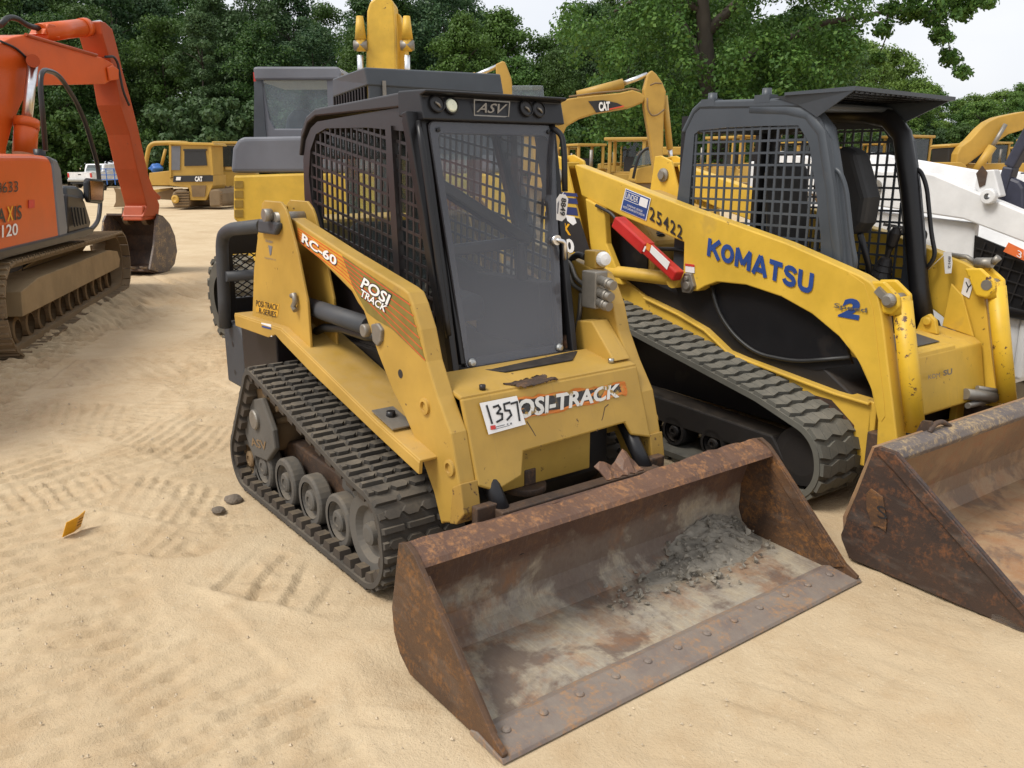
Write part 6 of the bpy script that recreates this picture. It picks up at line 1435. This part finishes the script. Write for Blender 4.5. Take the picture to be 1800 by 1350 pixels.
c = n.mix(n.ramp(b1, .35, .66), (.495,.375,.235), (.58,.462,.305))
av = n('Attribute', attribute_name='turned').outputs['Fac']
c = n.mix(n.math('MULTIPLY', n.math('MULTIPLY', av, n.ramp(b2, .3, .62)), .5, True), c, (.40,.285,.165))
c = n.mix(n.math('MULTIPLY', n.ramp(b2, .5, .68), .5), c, (.46,.33,.195))
c = n.mix(n.math('MULTIPLY', n.ramp(b3, .60, .72), .5), c, (.66,.57,.42))
c = n.mix(n.math('MULTIPLY', n.ramp(b4, .62, .70), .55), c, (.27,.17,.09))
nt.links.new(c, b.inputs['Base Color']); b.inputs['Roughness'].default_value = .95; b.inputs['Specular IOR Level'].default_value = .12
bp = n('Bump', i_Strength=1., i_Distance=.014, i_Height=n.math('ADD', n.math('MULTIPLY', b3, .45), n.math('ADD', n.math('MULTIPLY', b2, .8), n.math('MULTIPLY', b4, .18)))); nt.links.new(bp.outputs[0], b.inputs['Normal'])
at_ = me.attributes.new('turned', 'FLOAT', 'POINT'); at_.data.foreach_set('value', TURN.astype(np.float32))
me.materials.append(m); g = bpy.data.objects.new('ground', me); COL.objects.link(g); g['kind'] = 'structure'
# pebbles and bits scattered on it
m = MB(); random.seed(9)
for _ in range(900):
    px, py = random.uniform(0, 1800), random.uniform(560, 1350); p = zp(px, py)
    if 1.1 < p[0] < 1.9 and abs(p[1]) < .95: continue
    s_ = random.choice((.0025,.003,.004,.005,.007)) * (1.6 if py < 800 else 1); c0 = Vector((p[0], p[1], .004))
    m.add([c0+Vector((s_*random.uniform(.7,1.3),0,-.3*s_)), c0+Vector((-s_*.5,s_*.9,-.3*s_)), c0+Vector((-s_*.6,-s_*.8,-.3*s_)), c0+Vector((s_*.1,0,s_*.9))], [(0,1,3),(1,2,3),(2,0,3)])
pb = m.build('pebbles', M['gravel_light']); pb['kind'] = 'stuff'; pb['label'] = 'small pale pebbles scattered over the sand'; pb['category'] = 'pebbles'

# ================================================================== trees
def leafmat(name, c0, c1, c2):
    m, nt, b, o = nmat(name); n = N(nt); g = n('NewGeometry'); oi = n('ObjectInfo'); tc = n('TexCoord').outputs['Object']
    k = n.noise(tc, .55, 4, .6); r = g.outputs['Random Per Island']
    c = n.mix(n.ramp(k, .35, .65), c0, c1); c = n.mix(n.ramp(r, .55, 1.), c, c2); c = n.mix(n.math('MULTIPLY', n.ramp(oi.outputs['Random'], .45, 1.), .6), c, tuple(v*q for v, q in zip(c0, (.6,.7,.75)))); c = n.mix(n.math('MULTIPLY', n.ramp(oi.outputs['Random'], .4, 0.), .3), c, tuple(v*q for v, q in zip(c2, (1.25,1.1,.9))))
    nt.links.new(c, b.inputs['Base Color']); b.inputs['Roughness'].default_value = .55; b.inputs['Specular IOR Level'].default_value = .3
    tl = n('BsdfTranslucent'); nt.links.new(c, tl.inputs[0]); mx = n('MixShader', i_0=.28); nt.links.new(b.outputs[0], mx.inputs[1]); nt.links.new(tl.outputs[0], mx.inputs[2]); nt.links.new(mx.outputs[0], o.inputs[0])
    return m
LM = [leafmat('foliage_dark', (.022,.058,.014), (.044,.102,.020), (.085,.16,.032)), leafmat('foliage_mid', (.036,.092,.016), (.068,.15,.025), (.12,.22,.04)), leafmat('foliage_light', (.062,.13,.022), (.11,.20,.036), (.17,.27,.05)), leafmat('foliage_blue', (.026,.066,.026), (.046,.10,.036), (.08,.14,.05))]
BARK = paint('bark', (.075,.066,.056), .9, .2, .3, spec=.1, scale=.5, bump=.8)
def leaf_mesh(name, centres, radii, per, size, mat, seed, flat=.8):
    """thousands of small leaf sprays spread round clump centres"""
    r = np.random.default_rng(seed); C0 = np.repeat(centres, per, 0); R0 = np.repeat(radii, per)
    d = r.normal(size=C0.shape); d /= np.linalg.norm(d, axis=1)[:, None]; d *= (r.random(len(d))**.45)[:, None]*R0[:, None]; d[:, 2] *= flat
    P = C0+d; k = len(P)
    nrm = d/np.maximum(1e-6, np.linalg.norm(d, axis=1))[:, None]+r.normal(size=P.shape)*.55+np.array([0,0,.35]); nrm /= np.linalg.norm(nrm, axis=1)[:, None]
    t = np.cross(nrm, r.normal(size=P.shape)); t /= np.linalg.norm(t, axis=1)[:, None]; b = np.cross(nrm, t)
    s = size*(.55+.9*r.random(k))[:, None]; t = t*s; b = b*s*.62
    V = np.stack([P-t, P-b*.9+t*.1, P+t, P+b+nrm*s*.15], 1).reshape(-1, 3); F = np.arange(4*k)
    me = bpy.data.meshes.new(name); me.vertices.add(4*k); me.vertices.foreach_set('co', V.ravel()); me.loops.add(4*k); me.polygons.add(k); me.loops.foreach_set('vertex_index', F); me.polygons.foreach_set('loop_start', np.arange(0, 4*k, 4)); me.polygons.foreach_set('loop_total', np.full(k, 4)); me.update(); me.materials.append(mat); return me
def crown_pts(r, n, h0, h1, rad, shape):
    out = []; rr = []
    while len(out) < n:
        t = r.random(); z = h0+(h1-h0)*t
        w = rad*{'oval': math.sin(math.pi*(.12+.85*t))**.6, 'cone': (1-t)**.7*.95+.08, 'pine': (.25+.75*math.sin(math.pi*min(1,.25+t*.75))) if t > .3 else .22}[shape]
        a = r.random()*2*math.pi; q = w*math.sqrt(r.random()*.75+.25)*(.75+.35*math.sin(a*3+t*9))
        out.append((q*math.cos(a), q*math.sin(a), z)); rr.append((.075+.06*r.random())*(h1-h0)*(.7 if shape != 'oval' else .85))
    return np.array(out), np.array(rr)
def trunk_mesh(name, h, r0, limbs, seed, spread=2.):
    r = random.Random(seed); m = MB(); pts = [Vector((r.uniform(-.1,.1)*i*.4, r.uniform(-.1,.1)*i*.4, h*i/6)) for i in range(7)]
    m.tube(pts, [r0*(1-.13*i) for i in range(7)], 9)
    for k in range(limbs):
        i = r.randint(2, 5); a = r.random()*6.28; p = pts[i]; e = p+Vector((math.cos(a)*spread, math.sin(a)*spread, spread*r.uniform(.4,1.1))); md_ = p.lerp(e,.5)+Vector((0,0,.25))
        m.tube([p, md_, e], [r0*.4, r0*.25, r0*.08], 6)
    me = bpy.data.meshes.new(name); me.from_pydata(m.v, [], m.f); me.polygons.foreach_set('use_smooth', m.sm); me.update(); me.materials.append(BARK); return me
KINDS = []
for i, (sh, h, rad, ncl, mt_) in enumerate((('oval',20,5.2,120,0),('pine',23,4.4,100,3),('oval',17,5.0,110,1),('oval',14,4.6,100,2),('cone',19,4.2,100,0),('oval',21,5.6,120,3))):
    r = np.random.default_rng(100+i); cp, cr = crown_pts(r, ncl, h*(.16 if sh != 'pine' else .35), h, rad, sh)
    KINDS.append((leaf_mesh('crown', cp, cr, 185, .15, LM[mt_], 200+i, .62), trunk_mesh('trunk', h*.85, .26, 7, i, rad*.5), h))
r = np.random.default_rng(300); cp, cr = crown_pts(r, 42, .3, 5.2, 2.9, 'oval'); SHRUB = (leaf_mesh('crown', cp, cr*1.5, 150, .14, LM[0], 301), trunk_mesh('trunk', 3.0, .09, 5, 33, 1.), 5.2)
cp, cr = crown_pts(r, 42, .3, 5.0, 3.0, 'oval'); SHRUB2 = (leaf_mesh('crown', cp, cr*1.5, 150, .14, LM[3], 302), trunk_mesh('trunk', 3.0, .09, 5, 34, 1.), 5.0)
def plant(name, kind, px, d, hgt, label, cat, group, rot=0., sc=None):
    V = ground_at(px, d); t = thing(name, label, cat, Fr(V.o.x, V.o.y, rot), group); s = hgt/kind[2]; t.scale = (sc or s, sc or s, s)
    for me, nm in ((kind[1], 'trunk'), (kind[0], 'crown')):
        c = bpy.data.objects.new(nm, me); COL.objects.link(c); c.parent = t
    return t
random.seed(77)
def skyline(px):   # height of the wood above eye level, in picture units at 1800 px width
    pts = [(-400,330),(300,300),(520,285),(640,268),(760,295),(860,262),(930,175),(990,215),(1060,300),(1500,240),(1560,160),(1660,105),(1730,118),(1800,130),(2200,150)]
    for (a, ha), (b, hb) in zip(pts, pts[1:]):
        if a <= px <= b: return ha+(hb-ha)*(px-a)/(b-a)
    return 150
GT = 'trees along the edge of the wood'; nT = 0
LAB = ['tall dark green tree in the dense wood at the back, left side', 'mid green tree in the wood behind the yellow machines, centre', 'light green lower tree of the far wood at the right']
GRP = ['dark trees of the left wood', 'mid green trees of the middle wood', 'light green trees of the right wood']
for row, (d, stp) in enumerate(((78, 4.6), (86, 4.8), (96, 5.2), (110, 6.))):
    w = stp/d*FPX; px = -330+row*37
    while px < 2130:
        x = px+random.uniform(-.25,.25)*w; sky = skyline(x)
        dd = d+random.uniform(-2.5,2.5)
        if x > 1480: dd += 38
        top = 1.67+(sky*random.uniform(.80,1.04)*(1.0 if row > 0 else .86))/FPX*dd
        z = 0 if x < 760 else (1 if x < 1500 else 2)
        k = random.choice(((0,1,5,4),(2,0,3,2,5),(3,2,2,3))[z])
        top = min(top, 25.)
        plant('forest_tree', KINDS[k], x, dd, max(top, 6), LAB[z], 'tree', GRP[z], random.random()*6.28, max(top, 8)/KINDS[k][2]*random.uniform(.95,1.2))
        px += w
px = -260; deep = 0
while px < 2100 or not deep:
    if px >= 2100: px, deep = -330, 1
    d = 73+deep*9+random.uniform(-2,3)+(34 if px > 1500 else 0); z = 0 if px < 760 else 1
    plant('undergrowth_bush', random.choice((SHRUB, SHRUB2)), px, d, random.uniform(4.2,7.), 'leafy bush at the foot of the wood behind the machines', 'bush', 'bushes at the foot of the wood', random.random()*6.28)
    px += 3.3/d*FPX
# the big tree over the cage cab
d = 44.; G = ground_at(1240, d); r = np.random.default_rng(7)
cl = []
def blob(px, py, rp, n, dep=3.5):
    for _ in range(n):
        a = r.random()*6.28; q = math.sqrt(r.random()); dd = d+r.uniform(-dep, dep); bx_, by_ = px+rp*q*math.cos(a), py+rp*.8*q*math.sin(a)
        if 1212 < bx_ < 1270 and -10 < by_ < 100: dd = d+r.uniform(1.4, dep+1.)
        V = Vf(dd); p = V.p(px+rp*q*math.cos(a), py+rp*.8*q*math.sin(a), 0, 0); cl.append(local(V, G, p))
for a in ((1060,60,75,30),(1120,150,70,26),(1180,60,90,34),(1150,-60,120,40),(1290,-60,150,46),(1430,-50,130,40),(1300,60,110,46),(1400,100,95,40),(1340,180,80,34),(1200,230,70,26),(1270,150,60,18),(1415,160,48,18),(1475,80,40,16),(1490,-5,70,22),(1080,220,50,16),(1250,280,60,14),(1330,270,50,12),(1150,290,45,10)): blob(*a)
NS0 = len(cl)
for a in ((1590,0,40,16),(1640,20,32,14),(1690,8,28,12),(1658,62,16,7),(1672,100,14,5),(1690,130,9,3),(1555,50,14,4),(1540,105,9,3),(1480,190,20,5),(1720,-20,40,10)): blob(*a, 1.5)
NSPRAY = len(cl)-NS0
cl = np.array([tuple(q) for q in cl]); clr = np.full(len(cl), .78); clr[-NSPRAY:] = .42
big = thing('shade_tree', 'large leafy tree with a thick trunk overhanging the dark cage cab', 'tree', G)
me = leaf_mesh('crown', cl, clr, 120, .10, LM[1], 9, .8); c = bpy.data.objects.new('crown', me); COL.objects.link(c); c.parent = big
inner = cl[(np.abs(cl[:,1]) < 7)]
m = MB(); V = Vf(d); L_ = lambda l: [local(V, G, k) for k in V.poly(l, 0, 0)]
m.tube(L_([(1272,345),(1262,250),(1244,140),(1238,50),(1230,-40),(1240,-140)]), [.62,.50,.42,.36,.28,.16], 14)
m.tube(L_([(1262,240),(1235,130),(1215,70),(1180,0)]), [.40,.26,.2,.1], 10); m.tube(L_([(1240,60),(1290,10),(1360,-40)]), [.3,.22,.1], 9); m.tube(L_([(1248,150),(1330,90),(1450,40),(1560,20),(1660,20)]), [.28,.2,.14,.09,.04], 8); m.tube(L_([(1236,20),(1150,-20),(1080,20)]), [.22,.14,.06], 8)
for p in (([(1640,25),(1665,60),(1672,105),(1690,135)]), ([(1560,20),(1560,60),(1540,110)])): m.tube(L_(p), [.05,.035,.02,.012][:len(p)], 5)
m.build('trunk', BARK, big)

# ================================================================== light
EL, AZ = R(55), R(-100)     # where the light comes from
w = bpy.data.worlds.new('World'); SC.world = w; w.use_nodes = True; nt = w.node_tree; nt.nodes.clear(); n = N(nt)
sky = n('TexSky', sky_type='NISHITA', sun_disc=False, sun_elevation=EL, sun_rotation=math.pi/2-AZ, air_density=1.0, dust_density=4.0, ozone_density=1.0)
hs = n('HueSaturation', i_Saturation=.28, i_Value=1.0); nt.links.new(sky.outputs[0], hs.inputs['Color'])
bg = n('Background', i_Strength=.13); gen = n('TexCoord').outputs['Generated']; cl_ = n.noise(n('Mapping', i_Vector=gen, i_Scale=(1.,1.,2.4)).outputs[0], 1.6, 5, .55, .4)
veil = n.mix(n.ramp(cl_, .32, .68), (4.75,5.0,5.5), (5.6,5.7,5.85)); skyc = n.mix(.86, hs.outputs[0], veil); nt.links.new(skyc, bg.inputs[0]); ow = n('OutputWorld'); nt.links.new(bg.outputs[0], ow.inputs[0])
sd_ = bpy.data.lights.new('sun', 'SUN'); sd_.energy = 2.1; sd_.angle = R(22); sd_.color = (1., .95, .87)
so = bpy.data.objects.new('sun', sd_); COL.objects.link(so); v = Vector((math.cos(EL)*math.cos(AZ), math.cos(EL)*math.sin(AZ), math.sin(EL))); so.rotation_euler = v.to_track_quat('Z', 'Y').to_euler(); so.location = (0, 0, 30)
vs_ = SC.view_settings; vs_.view_transform = 'Standard'; vs_.look = 'None'; vs_.gamma = 1; vs_.exposure = .50; vs_.use_curve_mapping = False
SC.cycles.max_bounces = 8; SC.cycles.transparent_max_bounces = 16
bpy.context.view_layer.update()
